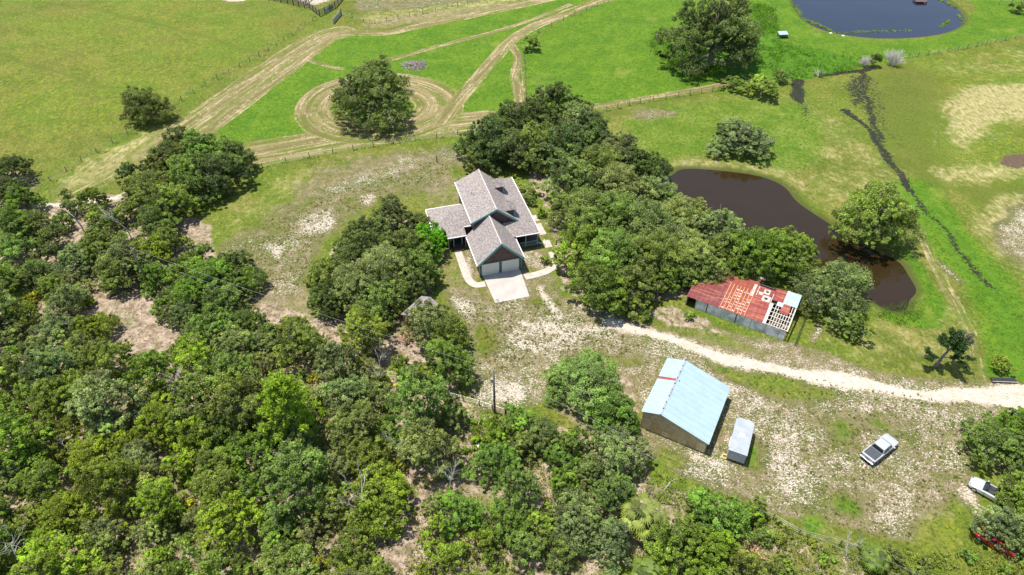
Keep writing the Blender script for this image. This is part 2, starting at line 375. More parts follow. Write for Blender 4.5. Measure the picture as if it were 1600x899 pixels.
    brown = mx(brown, .6 * area([(250, 232), (300, 195), (420, 100), (480, 60), (520, 60), (400, 160), (330, 215)], 1.5))
    brown = mx(brown, .6 * area([(540, 35), (800, 2), (860, -5), (860, 5), (600, 48)], 1.5))
    burn = mx(burn, area([(1552, 250), (1590, 238), (1640, 238), (1640, 262), (1575, 266)], 1.0))
    burn = mx(burn, .5 * area([(625, 92), (655, 88), (672, 100), (655, 118), (635, 108)], 1.0))
    weeds = mx(weeds, area([(1130, 70), (1200, 45), (1240, 75), (1330, 85), (1350, 108), (1230, 128), (1120, 125), (1020, 70), (1050, 50)], 2.5))
    z = np.zeros(n)
    s1 = sdf(Vw, W(POND_BROWN)); s2 = sdf(V, W(POND_BLUE)); s = np.minimum(s1, s2)
    z = np.where(s < 1.1, np.where(s > 0, -.36 * (1 - s / 1.1), -.36 + .32 * np.maximum(s, -5)), 0)
    bank = np.where(s > -1, 1 - sstep(s, .3, 1.6), 1.0)
    ii = np.arange(nx * ny).reshape(ny, nx)
    Fq = np.stack([ii[:-1, :-1], ii[:-1, 1:], ii[1:, 1:], ii[1:, :-1]], -1).reshape(-1, 4)
    me = mesh_np('ground', np.column_stack([V, z]), Fq, [mat_ground()], smooth=True)
    def put(nm, a, b, c, d):
        at = me.attributes.new(nm, 'FLOAT_COLOR', 'POINT')
        at.data.foreach_set('color', np.column_stack([a, b, c, d]).astype(np.float32).ravel())
    put('mask_a', lush, sand, road, wood); put('mask_b', track, td, ta, wet); put('mask_c', burn, yellow, bank, weeds); put('mask_d', dark_grass, brown, straw, brown * 0)
    o = new_obj('ground', me); o['kind'] = 'structure'
    return o

def mat_ground():
    t = NT('ground'); p = t.pos()
    A = t.attr('mask_a'); B = t.attr('mask_b'); C = t.attr('mask_c'); D = t.attr('mask_d')
    lush, sand, road = t.sep(A.outputs['Color'])[:3]; wood = A.outputs['Alpha']
    track, td, ta = t.sep(B.outputs['Color'])[:3]; wet = B.outputs['Alpha']
    burn, yellow, bank = t.sep(C.outputs['Color'])[:3]; weeds = C.outputs['Alpha']
    dark_grass, brown, straw = t.sep(D.outputs['Color'])[:3]
    n_big = t.noise(p, .035, 4, .55); n_mid = t.noise(p, .16, 5, .6); n_sm = t.noise(p, .75, 5, .65)
    n_fine = t.noise(p, 2.2, 4, .7, .6); n_grit = t.noise(p, 6.5, 3, .7); n_tuft = t.noise(p, 1.5, 3, .6, .8)
    n_str = t.noise(t.mapping(p, (1.9, .7, 1), (0, 0, .5)), .9, 4, .65)
    M = lambda f, k: t.math('MULTIPLY', f, k)
    def edge(mask, n, amp, lo, hi): return t.ramp(t.math('ADD', mask, M(t.math('SUBTRACT', n, .5), amp)), lo, hi)
    # warm pasture
    g = t.mix(t.ramp(n_mid, .36, .64), (.080, .106, .011), (.152, .150, .028))
    n_pat = t.noise(p, .075, 5, .65, .5)
    g = t.mix(t.ramp(n_big, .42, .62), g, t.mix(.5, g, (.100, .158, .012)))
    g = t.mix(t.math('MULTIPLY', M(yellow, .75), t.ramp(n_sm, .46, .62)), g, (.178, .212, .008))
    g = t.mix(M(t.ramp(n_pat, .53, .62), .75), g, t.mix(n_sm, (.066, .118, .007), (.118, .178, .014)))
    g = t.mix(M(t.ramp(n_pat, .46, .38), .6), g, t.mix(n_sm, (.10, .10, .016), (.17, .155, .03)))
    g = t.mix(M(t.ramp(n_str, .52, .66), .6), g, (.235, .225, .045))
    g = t.mix(M(t.ramp(n_tuft, .52, .63), .65), g, (.055, .095, .012))
    g = t.mix(M(t.ramp(n_fine, .49, .62), .72), g, (.036, .056, .008))
    g = t.mix(M(t.ramp(n_grit, .60, .72), .6), g, (.26, .255, .06))
    g = t.mix(M(edge(dark_grass, n_sm, .8, .1, .95), .8), g, t.mix(t.ramp(n_fine, .38, .62), (.042, .066, .008), (.115, .135, .020)))
    g = t.mix(M(edge(straw, t.math('ADD', M(n_sm, .5), M(n_mid, .5)), 1.7, .2, .8), .85), g, t.mix(t.ramp(t.math('ADD', M(n_str, .6), M(n_sm, .4)), .36, .62), (.155, .155, .030), (.40, .335, .17)))
    bw = t.mix(t.ramp(n_sm, .38, .62), (.165, .135, .062), (.25, .195, .12))
    bw = t.mix(M(t.ramp(n_fine, .5, .64), .6), bw, (.075, .07, .022))
    g = t.mix(M(edge(brown, n_sm, .9, .3, .75), .85), g, bw)
    # lush
    lg = t.mix(t.ramp(n_mid, .35, .65), (.062, .132, .006), (.100, .172, .010))
    lg = t.mix(M(t.ramp(n_sm, .48, .64), .65), lg, (.145, .195, .014))
    lg = t.mix(M(t.ramp(n_tuft, .51, .61), .7), lg, (.028, .090, .005))
    lg = t.mix(M(t.ramp(n_fine, .49, .63), .7), lg, (.022, .070, .005))
    lg = t.mix(M(t.ramp(t.noise(p, .09, 4, .6), .58, .70), .6), lg, (.165, .195, .03))
    col = t.mix(edge(lush, t.math('ADD', M(n_sm, .6), M(n_tuft, .4)), 1.5, .22, .66), g, lg)
    wc = t.mix(t.ramp(n_sm, .35, .65), (.036, .105, .006), (.080, .165, .010))
    col = t.mix(edge(weeds, n_sm, 1.0, .3, .7), col, wc)
    # woodland floor: litter, straw and bare pinkish soil
    wf = t.mix(t.ramp(n_sm, .38, .60), (.165, .128, .072), (.36, .275, .205))
    wf = t.mix(M(t.ramp(n_mid, .52, .66), .8), wf, (.12, .135, .03))
    wf = t.mix(M(t.ramp(n_fine, .50, .62), .8), wf, (.055, .045, .025))
    wf = t.mix(M(t.ramp(n_grit, .56, .68), .7), wf, (.42, .35, .28))
    col = t.mix(edge(wood, n_sm, .9, .35, .65), col, wf)
    # speckled sand: worn turf with pale chips, the fewer the lower the mask
    base = t.mix(t.ramp(n_sm, .38, .62), (.122, .124, .036), (.200, .164, .088))
    base = t.mix(M(t.ramp(n_mid, .48, .60), .8), base, (.085, .105, .018))
    base = t.mix(M(t.ramp(n_tuft, .50, .64), .6), base, (.06, .05, .022))
    base = t.mix(M(t.ramp(brown, .1, .6), .6), base, bw)
    col = t.mix(edge(sand, n_mid, .9, .14, .40), col, base)
    sp = t.noise(t.mapping(p, (1.0, 1.5, 1), (0, 0, .6)), 3.1, 3, .75, .9)
    chip_n = t.math('ADD', M(sp, .7), M(n_grit, .3))
    th = t.math('SUBTRACT', .685, M(sand, .225))
    th = t.math('ADD', th, M(t.math('SUBTRACT', .5, n_sm), .20))
    th = t.math('ADD', th, M(t.math('SUBTRACT', .5, n_mid), .32))
    chip = t.math('MULTIPLY', t.ramp(t.math('SUBTRACT', chip_n, th), -.008, .034), t.ramp(sand, .06, .25))
    col = t.mix(M(t.math('MULTIPLY', t.ramp(t.noise(p, 4.0, 3, .7), .53, .63), t.ramp(sand, .1, .4)), .88), col, (.045, .038, .018, 1))  # dark specks painted in for the small shadows among the chips
    pale = t.mix(t.ramp(n_grit, .40, .60), (.33, .265, .20), (.56, .485, .42))
    col = t.mix(M(chip, .95), col, pale)
    # bare sand road
    rn = t.math('ADD', M(n_sm, .4), M(sp, .6))
    fr = M(edge(road, rn, 3.2, .38, .78), .96)
    rc = t.mix(t.ramp(n_sm, .4, .65), (.52, .455, .385), (.42, .35, .27))
    rc = t.mix(M(t.ramp(n_fine, .52, .68), .5), rc, (.27, .215, .14))
    col = t.mix(fr, col, rc)
    # hay tracks: streaks run along the track
    tv = t.comb(M(td, .8), M(ta, .022), 0.0)
    st1 = t.noise(tv, .85, 3, .6); st2 = t.noise(t.comb(td, M(ta, .07), 3.0), 1.45, 4, .7)
    tc = t.mix(t.ramp(st1, .40, .60), (.125, .115, .036), (.225, .180, .085))
    tc = t.mix(M(t.ramp(t.math('ADD', M(t.noise(tv, .55, 3), .6), M(n_mid, .4)), .48, .56), .85), tc, (.095, .125, .014))
    tc = t.mix(M(t.ramp(t.math('ADD', t.math('ADD', M(st2, .5), M(n_fine, .3)), M(n_sm, .2)), .50, .60), .85), tc, (.42, .33, .205))
    tc = t.mix(M(t.ramp(n_tuft, .52, .66), .5), tc, (.09, .075, .03))
    ft = t.ramp(t.math('ADD', track, M(t.math('SUBTRACT', t.math('ADD', M(st2, .6), M(n_sm, .4)), .5), 1.5)), .38, .66)
    col = t.mix(ft, col, tc)
    # wet ditch, burnt patch, muddy bank
    fwt = edge(wet, t.math('ADD', M(n_tuft, .45), M(n_fine, .55)), 2.2, .42, .62)
    col = t.mix(fwt, col, t.mix(n_fine, (.007, .008, .006), (.030, .030, .012)))
    col = t.mix(edge(burn, t.math('ADD', M(n_sm, .5), M(n_tuft, .5)), 3.0, .5, .8), col, t.mix(n_fine, (.03, .019, .014), (.16, .11, .075)))
    col = t.mix(M(bank, .9), col, t.mix(n_fine, (.04, .04, .015), (.08, .10, .016)))
    h = t.math('ADD', M(n_fine, .6), M(n_grit, .5))
    t.bump(h, .8, .2)
    return t.done(col, t.math('SUBTRACT', .93, M(fwt, .35)), 0, .15)

build_ground()

def mat_water(name, col, rough):
    t = NT(name); p = t.pos()
    n = t.noise(p, .12, 3)
    t.bump(t.noise(p, 1.6, 3, .6), .05, .03)
    return t.done(t.mix(n, tuple(c * .8 for c in col), tuple(c * 1.2 for c in col)), rough, 0, .3)

def pond(name, px, mat, grow):
    pts = W(px); c = pts.mean(0); lo = pts.min(0) - grow; hi = pts.max(0) + grow
    m = MB().poly([(lo[0], lo[1], -.36), (hi[0], lo[1], -.36), (hi[0], hi[1], -.36), (lo[0], hi[1], -.36)])
    o = new_obj(name, m.mesh(name, mat)); o['kind'] = 'structure'
    return o
pond('brown_pond_water', POND_BROWN, mat_water('pond_brown', (.024, .0150, .0055), .06), .6)
pond('blue_pond_water', POND_BLUE, mat_water('pond_blue', (.016, .018, .028), .05), .6)

# ------------------------------------------------------------------ common materials
def mat_shingle(name, col):
    t = NT(name); v = t.coord()
    n1 = t.noise(v, 3.2, 3, .7); n2 = t.noise(t.mapping(v, (5, 5, 14)), 1.0, 2, .6); n3 = t.noise(v, .4, 3)
    c = t.mix(t.ramp(n1, .38, .62), tuple(q * .68 for q in col), tuple(q * 1.22 for q in col))
    c = t.mix(t.math('MULTIPLY', t.ramp(n2, .5, .66), .5), c, tuple(q * .55 for q in col))
    c = t.mix(t.math('MULTIPLY', t.ramp(n3, .5, .7), .25), c, (.30, .24, .20))
    t.bump(n2, .4, .03)
    return t.done(c, .9, 0, .2)
def mat_board(name, col, freq=9.0):
    t = NT(name); v = t.coord(); z = t.sepv(v)[2]
    saw = t.math('FRACT', t.math('MULTIPLY', z, freq / 1.6))
    n = t.noise(v, 1.5, 4)
    c = t.mix(t.ramp(n, .3, .7), tuple(q * .82 for q in col), tuple(q * 1.15 for q in col))
    t.bump(saw, .6, .03)
    return t.done(c, .75, 0, .3)
M_SHINGLE = mat_shingle('shingle', (.258, .224, .206))
M_SIDING = mat_board('brown_siding', (.125, .075, .068))
M_TEAL = simple('teal_trim', (.16, .33, .30), .5)
M_DTEAL = simple('dark_teal_trim', (.035, .10, .09), .5)
M_WHITE = simple('white_paint', (.78, .77, .74), .45, var=.06)
M_DOOR = simple('garage_door', (.62, .60, .52), .5, var=.05, scale=.7)
M_CONC = simple('concrete', (.37, .33, .295), .85, var=.10, scale=.55, bump=.2)
M_WALK = simple('walk_concrete', (.39, .34, .29), .85, var=.15, scale=1.2, bump=.2)
M_GLASS = simple('dark_glass', (.012, .016, .02), .06, var=.1, spec=.6)
M_DARK = simple('dark_shade_cloth', (.018, .017, .018), .8)
M_BROWNWOOD = simple('brown_deck', (.10, .06, .05), .7)
M_WOOD = simple('weathered_wood', (.13, .105, .08), .9, var=.3, scale=8)
M_GREYWOOD = simple('bleached_wood', (.36, .32, .28), .9, var=.25, scale=6)
M_BARK = simple('bark', (.20, .17, .145), .95, var=.35, scale=5, bump=.5)
M_TIN = simple('galvanised_tin', (.28, .29, .30), .5, .25, var=.25, scale=1.3)
M_STEEL = simple('wire_steel', (.42, .42, .42), .45, .6)
M_RUBBER = simple('rubber', (.018, .018, .018), .8)
M_ALLOY = simple('alloy', (.45, .45, .46), .35, .8)

# ------------------------------------------------------------------ HOUSE
HR = math.radians(15.8); HO = Vector((-1.73, 83.12, 0))
hs = thing('ranch_house', 'brown house with grey shingle roof, two dormers and teal trim', 'house', HO, HR)
def hw(x, y, z=0): return HO + Matrix.Rotation(HR, 3, 'Z') @ Vector((x, y, z))

YF, YB = 7.75, 20.3                 # main gable planes
RX, RZ = 1.4, 7.2                   # main ridge
LX, LZ = -2.9, 5.25                 # left eave
KX, KZ = 4.75, 4.25                 # right slope break
EX, EZ = 8.05, 3.0                  # right eave
PF, PB = 5.15, 22.5                 # porch eaves front / back
# walls
w = MB()
w.prism([(LX + .45, YF + .35, 0), (KX, YF + .35, 0), (KX, YF + .35, KZ - .12), (RX, YF + .35, RZ - .12), (LX + .45, YF + .35, LZ - .02)], (0, YB - YF - .7, 0))
w.box(KX + .003, 7.0, YF + .4, YB - .4, 0, 3.2)
w.prism([(-3.35, .45, 0), (3.35, .45, 0), (3.35, .45, 2.75), (.05, .45, 5.95), (-3.35, .45, 2.75)], (0, YF - .12, 0))
w.box(-8.3, LX + .447, 10.6, 15.9, 0, 2.95)
w.part('wall', M_SIDING, hs)
# roofs
TH = .16
r = MB()
r.slab([(LX, YF, LZ), (RX, YF, RZ), (RX, YB, RZ), (LX, YB, LZ)], TH)
r.slab([(RX, YF, RZ), (KX, YF, KZ), (KX, YB, KZ), (RX, YB, RZ)], TH)
r.part('main_roof', M_SHINGLE, hs)
r = MB()
r.slab([(KX, YF, KZ - .01), (EX, PF, EZ), (EX, PB, EZ), (KX, YB, KZ - .01)], TH)
r.slab([(KX, YF - .002, KZ - .01), (2.4, YF - .002, KZ - .01), (2.4, PF, EZ), (EX, PF, EZ)], TH)
r.slab([(KX, YB + .002, KZ - .01), (EX, PB, EZ), (2.0, PB, EZ), (2.0, YB + .002, KZ - .01)], TH)
r.part('porch_roof', M_SHINGLE, hs)
r = MB()
r.slab([(-3.85, -.05, 2.62), (.08, -.05, 6.3), (.08, YF + .3, 6.3), (-3.85, YF + .3, 2.62)], TH)
r.slab([(.08, -.05, 6.3), (3.85, -.05, 2.62), (3.85, YF - .1, 2.62), (.08, YF - .1, 6.3)], TH)
r.part('garage_roof', M_SHINGLE, hs)
r = MB()   # low hipped wing
WR = [(-5.6, 13.1, 4.35), (-2.45, 13.1, 4.35)]
wl_, wr_, wb_, wf_ = -9.0, -2.45, 16.5, 9.9
r.slab([WR[0], (wl_, wf_, 3.12), (wl_ + 2.1, wf_, 3.19), (-3.75, wf_, 3.19), (wr_, wf_, 3.19), WR[1]], TH)
r.slab([(-6.95, wf_ - .002, 3.185), (-6.95, 8.2, 2.62), (-3.75, 8.2, 2.62), (-3.75, wf_ - .002, 3.185)], TH)
r.slab([WR[0], (wl_, wb_, 3.1), (wl_, wf_, 3.1)], TH)
r.slab([WR[0], WR[1], (wr_, wb_, 3.1), (wl_, wb_, 3.1)], TH)
r.part('wing_roof', M_SHINGLE, hs)
# ridge caps
r = MB()
for a, b, z in ((YF, YB, RZ), ):
    r.box(RX - .1, RX + .1, a, b, z - .03, z + .035)
r.box(-.02, .18, -.05, YF - .2, 6.27, 6.335)
r.part('ridge_cap', simple('ridge_cap', (.40, .34, .31), .9), hs)
# white eave gutters
def bar(m, a, b, hw_, hh):
    a, b = Vector(a), Vector(b); d = (b - a).normalized(); s = d.cross(Vector((0, 0, 1)))
    s = s.normalized() * hw_ if s.length > 1e-4 else Vector((hw_, 0, 0)); u = s.normalized().cross(d) * hh
    pts = [a - s - u, a + s - u, a + s + u, a - s + u]
    m.prism(pts, b - a)
g = MB()
for a, b in [((LX - .06, YF, LZ - .05), (LX - .06, YB, LZ - .05)), ((EX + .06, PF, EZ - .05), (EX + .06, PB, EZ - .05)), ((3.95, PF - .06, EZ - .05), (EX, PF - .06, EZ - .05)),
             ((-3.91, -.05, 2.57), (-3.91, YF, 2.57)), ((3.91, -.05, 2.57), (3.91, YF - 2.7, 2.57)), ((wl_, wb_ + .06, 3.05), (wr_ - .4, wb_ + .06, 3.05)), ((wl_ - .06, wf_, 3.05), (wl_ - .06, wb_, 3.05)),
             ((-6.95, 8.14, 2.57), (-3.75, 8.14, 2.57)), ((-3.7, wf_ - .06, 3.13), (-2.5, wf_ - .06, 3.13))]:
    g = MB(); bar(g, a, b, .06, .075); g.part('gutter', M_WHITE, hs)
# teal verge boards on the two front gables
g = MB()
for a, b in [((LX, YF - .04, LZ - .1), (RX, YF - .04, RZ - .1)), ((RX, YF - .04, RZ - .1), (KX + .3, YF - .04, KZ - .1)), ((-3.85, -.09, 2.52), (.08, -.09, 6.2)), ((.08, -.09, 6.2), (3.85, -.09, 2.52))]:
    g = MB(); bar(g, a, b, .045, .17); g.part('verge_board', M_TEAL, hs)
# corner boards and door surround
for q in ((-3.42, -3.18, .33, .447, 0, 2.8), (3.18, 3.42, .33, .447, 0, 2.8), (-.16, .16, .36, .447, 0, 2.35), (-3.178, 3.178, .36, .447, 2.352, 2.55), (LX + .4, LX + .55, YF + .22, YF + .345, 3.0, LZ - .15)):
    g = MB().box(*q); g.part('trim_board', M_DTEAL, hs)
for q in ((3.432, 3.51, .30, .40, .2, 2.5), (-3.55, -3.43, .2, .3, 0, 2.5)): MB().box(*q).part('downpipe', M_TEAL, hs)
for x in (-1.66, 1.66):
    d = MB()
    for k in range(4): d.box(x - 1.44, x + 1.44, .40, .44, .03 + k * .58, .03 + k * .58 + .562, .012)
    d.part('garage_door', M_DOOR, hs)
for s in (-1,):
    l = MB(); l.box(-3.42, -3.24, .2, .33, 1.9, 2.2, .02); l.part('wall_lamp', M_DARK, hs)
# dormers: cheeks, roof, window
for yc in (10.2, 17.3):
    dw = 1.08; fx = 4.85; zr = 6.72; ze = 5.72; oh = .14
    zroof = lambda x: RZ - (x - RX) * (RZ - KZ) / (KX - RX)
    dm = MB()
    dm.prism([(3.2, yc - dw, zroof(3.2) - .05), (fx, yc - dw, zroof(fx) - .05), (fx, yc - dw, ze), (3.2, yc - dw, ze)], (0, 2 * dw, 0))
    dm.prism([(fx - .02, yc - dw, ze), (fx - .02, yc + dw, ze), (fx - .02, yc, zr - .1)], (-1.5, 0, 0))
    wall = dm.part('dormer', M_SIDING, hs)
    rr = MB()
    xe = RX + (RZ - ze) * (KX - RX) / (RZ - KZ)
    rr.slab([(1.85, yc, zr), (xe, yc - dw - oh, ze - .05), (fx + .3, yc - dw - oh, ze - .05), (fx + .3, yc, zr)], .1)
    rr.slab([(1.85, yc, zr), (fx + .3, yc, zr), (fx + .3, yc + dw + oh, ze - .05), (xe, yc + dw + oh, ze - .05)], .1)
    rr.part('roof', M_SHINGLE, wall)
    rr = MB(); rr.box(fx - .14, fx + .06, yc - dw - .06, yc - dw + .12, zroof(fx), ze - .02); rr.part('trim', M_TEAL, wall)
    rr = MB(); rr.box(fx + .003, fx + .04, yc - .55, yc + .55, zroof(fx) + .25, ze - .05); rr.part('window', M_GLASS, wall)
# front right porch: deck, posts, railing, window
d = MB(); d.box(3.6, 8.3, 5.3, YF + .33, 0, .32); d.part('deck', M_BROWNWOOD, hs)
for x in (5.7, 7.75):
    d = MB(); d.box(x - .08, x + .08, 5.36, 5.52, .32, EZ - .12); d.part('porch_post', M_TEAL, hs)
d = MB(); d.box(3.7, 7.7, 5.41, 5.47, 1.2, 1.28); d.box(3.7, 7.7, 5.41, 5.47, .42, .48)
for k in range(26): d.box(3.75 + k * .152, 3.79 + k * .152, 5.425, 5.455, .48, 1.2)
d.part('railing', M_TEAL, hs)
d = MB(); d.box(4.9, 6.6, YF + .30, YF + .347, .9, 2.2); d.part('window', M_GLASS, hs)
# right deck with a curved white rail
d = MB(); d.tube([(7.85, 5.2, .9), (8.3, 5.0, .78), (8.8, 5.2, .8), (9.1, 5.7, .9)], .05, 6); d.part('handrail', M_WHITE, hs)
# left porch: steps, posts, dark entrance
d = MB()
for k in range(4): d.box(-6.1, -4.4, 7.9 - .32 * k + .6, 10.2, 0, .2 + .19 * (3 - k) if k else .75)
d.box(-7.0, -3.4, 9.1, 10.57, 0, .74)
d.part('porch_step', simple('dark_deck', (.05, .038, .034), .8), hs)
for x in (-6.8, -5.9, -4.5, -3.9):
    d = MB(); d.box(x - .06, x + .06, 8.4, 8.52, .0, 2.5); d.part('porch_post', M_TEAL if x in (-5.9, -4.5) else M_GREYWOOD, hs)
d = MB(); d.box(-5.7, -4.7, 10.545, 10.595, .76, 2.8); d.part('front_door', M_DTEAL, hs)
# back wall service box, left gas tank pad
d = MB(); d.box(-3.2, -2.5, 18.2, 19.3, 0, .9, .04); d.part('air_conditioner', M_WHITE, hs)
for x, y in ((-.9, 14.2), (-1.15, 14.9)): MB().cyl((x, y, RZ - (RX - x) * .453 + .2), (0, 0, 1), .07, .4, 8).part('vent_pipe', M_TIN, hs)

# driveway and walks
def slab_struct(name, pts, z, mat):
    o = new_obj(name, MB().slab([(p[0], p[1], z) for p in pts], z + .1).mesh(name, mat)); o['kind'] = 'structure'; return o
def ribbon(name, line, wd_, z, mat):
    L = [Vector((p[0], p[1], 0)) for p in line]; A, B = [], []
    for i, p in enumerate(L):
        d = (L[min(i + 1, len(L) - 1)] - L[max(i - 1, 0)]).normalized(); s = Vector((-d.y, d.x, 0)) * wd_ / 2
        A.append(p + s); B.append(p - s)
    m = MB()
    for i in range(len(L) - 1): m.slab([(A[i].x, A[i].y, z), (A[i + 1].x, A[i + 1].y, z), (B[i + 1].x, B[i + 1].y, z), (B[i].x, B[i].y, z)], z + .1)
    o = new_obj(name, m.mesh(name, mat)); o['kind'] = 'structure'; return o
slab_struct('driveway', [hw(-2.95, .45), hw(-2.65, -6.3), hw(2.85, -6.3), hw(3.2, -.4), hw(3.2, .45)], .07, M_CONC)
ribbon('walkway', [P(*q) for q in smooth_line([(716, 394), (723, 414), (731, 437), (742, 447), (758, 444)])], 1.25, .05, M_WALK)
ribbon('walkway', [P(*q) for q in smooth_line([(820, 433.5), (848, 427), (862, 420), (869, 408)])], 1.35, .05, M_WALK)
for a in ([(866, 403), (862, 394)], [(858, 387), (853, 376)], [(849, 367), (845, 360), (840, 350)], [(838, 346), (833, 337)]):
    ribbon('stepping_path', [P(*q) for q in a], 1.2, .05, M_WALK)

# ------------------------------------------------------------------ BARN (pale blue tin roof)
def M_(t, a, b): return t.math('MULTIPLY', a, b)
def mat_tin_roof(name, col, rust, freq, axis=0, thr=.62):
    t = NT(name); v = t.coord(); x = t.sepv(v)[axis]
    wv = t.math('SINE', t.math('MULTIPLY', x, freq))
    n = t.noise(v, .7, 5, .65); n2 = t.noise(t.mapping(v, (.3, 2.5, 1)), 1.1, 4, .7)
    c = t.mix(t.ramp(n, .3, .7), tuple(q * .93 for q in col), tuple(min(1, q * 1.05) for q in col))
    c = t.mix(t.math('MULTIPLY', t.ramp(n2, thr, thr + .10), .75), c, rust)
    c = t.mix(M_(t, t.ramp(t.math('SINE', t.math('MULTIPLY', x, freq * .5)), .90, .99), .35), c, tuple(q * .6 for q in col))
    c = t.mix(M_(t, t.ramp(t.noise(t.mapping(v, (.5, 3.0, 1)), .8, 5, .7), .52, .70), .35), c, tuple(q * .72 for q in col))
    t.bump(wv, .35, .03)
    return t.done(c, .45, .0, .45)
M_BLUETIN = mat_tin_roof('blue_tin', (.295, .395, .45), (.50, .50, .48), 14.0, 1, .66)
M_TANWALL = mat_board('tan_plywood', (.53, .385, .21), 2.0)
M_TANLIGHT = simple('light_plywood', (.60, .48, .28), .8)
M_REDRUST = simple('red_rust', (.26, .045, .035), .7, var=.3, scale=3)
bA = P(1002, 643, 3.4); bR = P(1032, 648, 4.2); bRb = P(1071, 563, 4.2); bE = P(1109, 692, 2.2)
BR = math.atan2(bRb.y - bR.y, bRb.x - bR.x) - math.pi / 2
barn = thing('pole_barn', 'tan barn with pale blue tin gable roof crossed by a red strip', 'barn', (bR.x, bR.y, 0), BR)
def loc(o, v):
    return Matrix.Rotation(-o.rotation_euler.z, 3, 'Z') @ (Vector(v) - Vector(o.location))
lA, lE, lB = loc(barn, bA), loc(barn, bE), loc(barn, bRb)
xl, xr, ln = lA.x, lE.x, lB.y
zl = 3.4; zr_ = 2.2; zk = 4.2
b = MB(); b.prism([(xl + .2, .25, 0), (xr - .25, .25, 0), (xr - .25, .25, zr_ - .02), (0, .25, zk - .08), (xl + .2, .25, zl - .06)], (0, ln - .5, 0)); b.part('wall', M_TANWALL, barn)
for x0, x1, z0, z1 in ((xl + .35, xl + 1.45, .3, 2.2), (2.7, 3.8, .05, .95), (5.1, xr - .32, .05, 1.75), (0.6, 1.5, .1, 1.0)): MB().box(x0, x1, .2, .247, z0, z1).part('wall_patch', M_TANLIGHT, barn)
b = MB(); b.slab([(xl, 0, zl), (-.05, 0, zk - .015), (-.05, ln * .60, zk - .015), (xl, ln * .60, zl)], .06); b.slab([(xl, ln * .645, zl), (-.05, ln * .645, zk - .015), (-.05, ln, zk - .015), (xl, ln, zl)], .06)
b.part('left_roof', M_BLUETIN, barn)
b = MB(); b.slab([(xl + .05, ln * .602, zl - .02), (-.05, ln * .602, zk - .035), (-.05, ln * .643, zk - .035), (xl + .05, ln * .643, zl - .02)], .05)
for k in range(7): b.box(xl + .2 + k * .4, xl + .42 + k * .4, ln * .61, ln * .64, zl - .02 + .07 + k * .107, zl + .09 + k * .107)
b.part('roof_strip', M_REDRUST, barn)
xm = xr * .52; zm = zk + (zr_ - zk) * .52
b = MB(); b.slab([(.1, 0, zk), (xm, 0, zm), (xm, ln, zm), (.1, ln, zk)], .06); b.slab([(xm - .1, 0, zm + .045), (xr, 0, zr_ + .01), (xr, ln, zr_ + .01), (xm - .1, ln, zm + .045)], .06)
b.part('right_roof', M_BLUETIN, barn)
b = MB()
for k in range(9):
    y0 = .02 + k * ln / 9; b.box(-.09, .13, y0, y0 + ln / 9 * .82, zk - .01, zk + .05)
b.part('ridge_cap', M_TIN, barn)
b = MB(); b.slab([(-.08, .0, zk - .05), (.12, 0, zk - .05), (.12, ln, zk - .05), (-.08, ln, zk - .05)], .03); b.part('ridge_gap', M_DARK, barn)

# ------------------------------------------------------------------ TRAILER
tb = P(1145, 716); th = math.radians(-24.5)
tl = thing('cargo_trailer', 'white enclosed cargo trailer parked beside the barn', 'trailer', (0, 0, 0), th)
pL, pR = P(1138, 703, 2.15), P(1168, 712, 2.15); mid = (pL + pR) / 2
tl.location = (mid.x, mid.y, 0)
b = MB(); b.box(-1.08, 1.08, 0, 5.3, .45, 2.1, .06); b.part('body', simple('trailer_white', (.45, .46, .46), .45, var=.08), tl)
b = MB(); b.slab([(-1.12, -.04, 2.16), (1.12, -.04, 2.16), (1.12, 4.9, 2.16), (.8, 5.4, 2.16), (-.8, 5.4, 2.16), (-1.12, 4.9, 2.16)], .07); b.part('roof', simple('trailer_roof', (.28, .305, .33), .5, var=.12, scale=.9), tl)
b = MB(); b.box(-.3, .3, 2.4, 3.0, 2.165, 2.26, .03); b.part('roof_vent', M_WHITE, tl)
b = MB(); b.box(-1.02, 1.02, -.035, -.002, .5, 2.05); b.part('rear_door', simple('trailer_door', (.33, .36, .38), .5), tl)
for sx in (-1, 1):
    for yy in (2.0, 2.75):
        wv = MB().cyl((sx * .98, yy, .34), (1, 0, 0), .34, .22, 18).part('wheel', M_RUBBER, tl)
        MB().cyl((sx * 1.095, yy, .34), (1, 0, 0), .18, .03, 14).part('rim', M_ALLOY, wv)
    f = MB(); f.box(sx * 1.09 - .05, sx * 1.09 + .05, 1.55, 3.2, .66, .76, .02); f.part('fender', M_WHITE, tl)
b = MB(); b.tube([(-.7, 5.25, .5), (0, 6.4, .5)], .05, 6); b.tube([(.7, 5.25, .5), (0, 6.4, .5)], .05, 6); b.part('tow_bar', M_DARK, tl)

# ------------------------------------------------------------------ LONG RUSTY SHED
sA = P(1073, 462.5, 2.0); sB = P(1230, 518, 2.0); SR = math.atan2(sB.y - sA.y, sB.x - sA.x); SL = (sB - sA).length
sh = thing('long_shed', 'long tin shed with rusty red roof and bare battens at its end', 'shed', (sA.x, sA.y, 0), SR)
SD = 7.6; z0 = 1.95; z1 = 2.75                   # eave / back height
def zs(y): return z0 + (z1 - z0) * y / SD
M_RED = mat_tin_roof('rusted_red_roof', (.20, .036, .030), (.34, .12, .06), 9.0, 0, .49)
M_ORANGE = mat_tin_roof('orange_red_roof', (.215, .050, .030), (.36, .14, .06), 9.0, 0, .55)
M_DKRED = mat_tin_roof('dark_red_roof', (.155, .030, .028), (.27, .11, .07), 9.0, 0, .50)
M_BATTEN = simple('bleached_batten', (.47, .42, .35), .8, var=.2)
b = MB()
xs_ = [1.6, 3.3, 5.5, 7.7, 9.9, 12.0, 14.0, SL - .1]
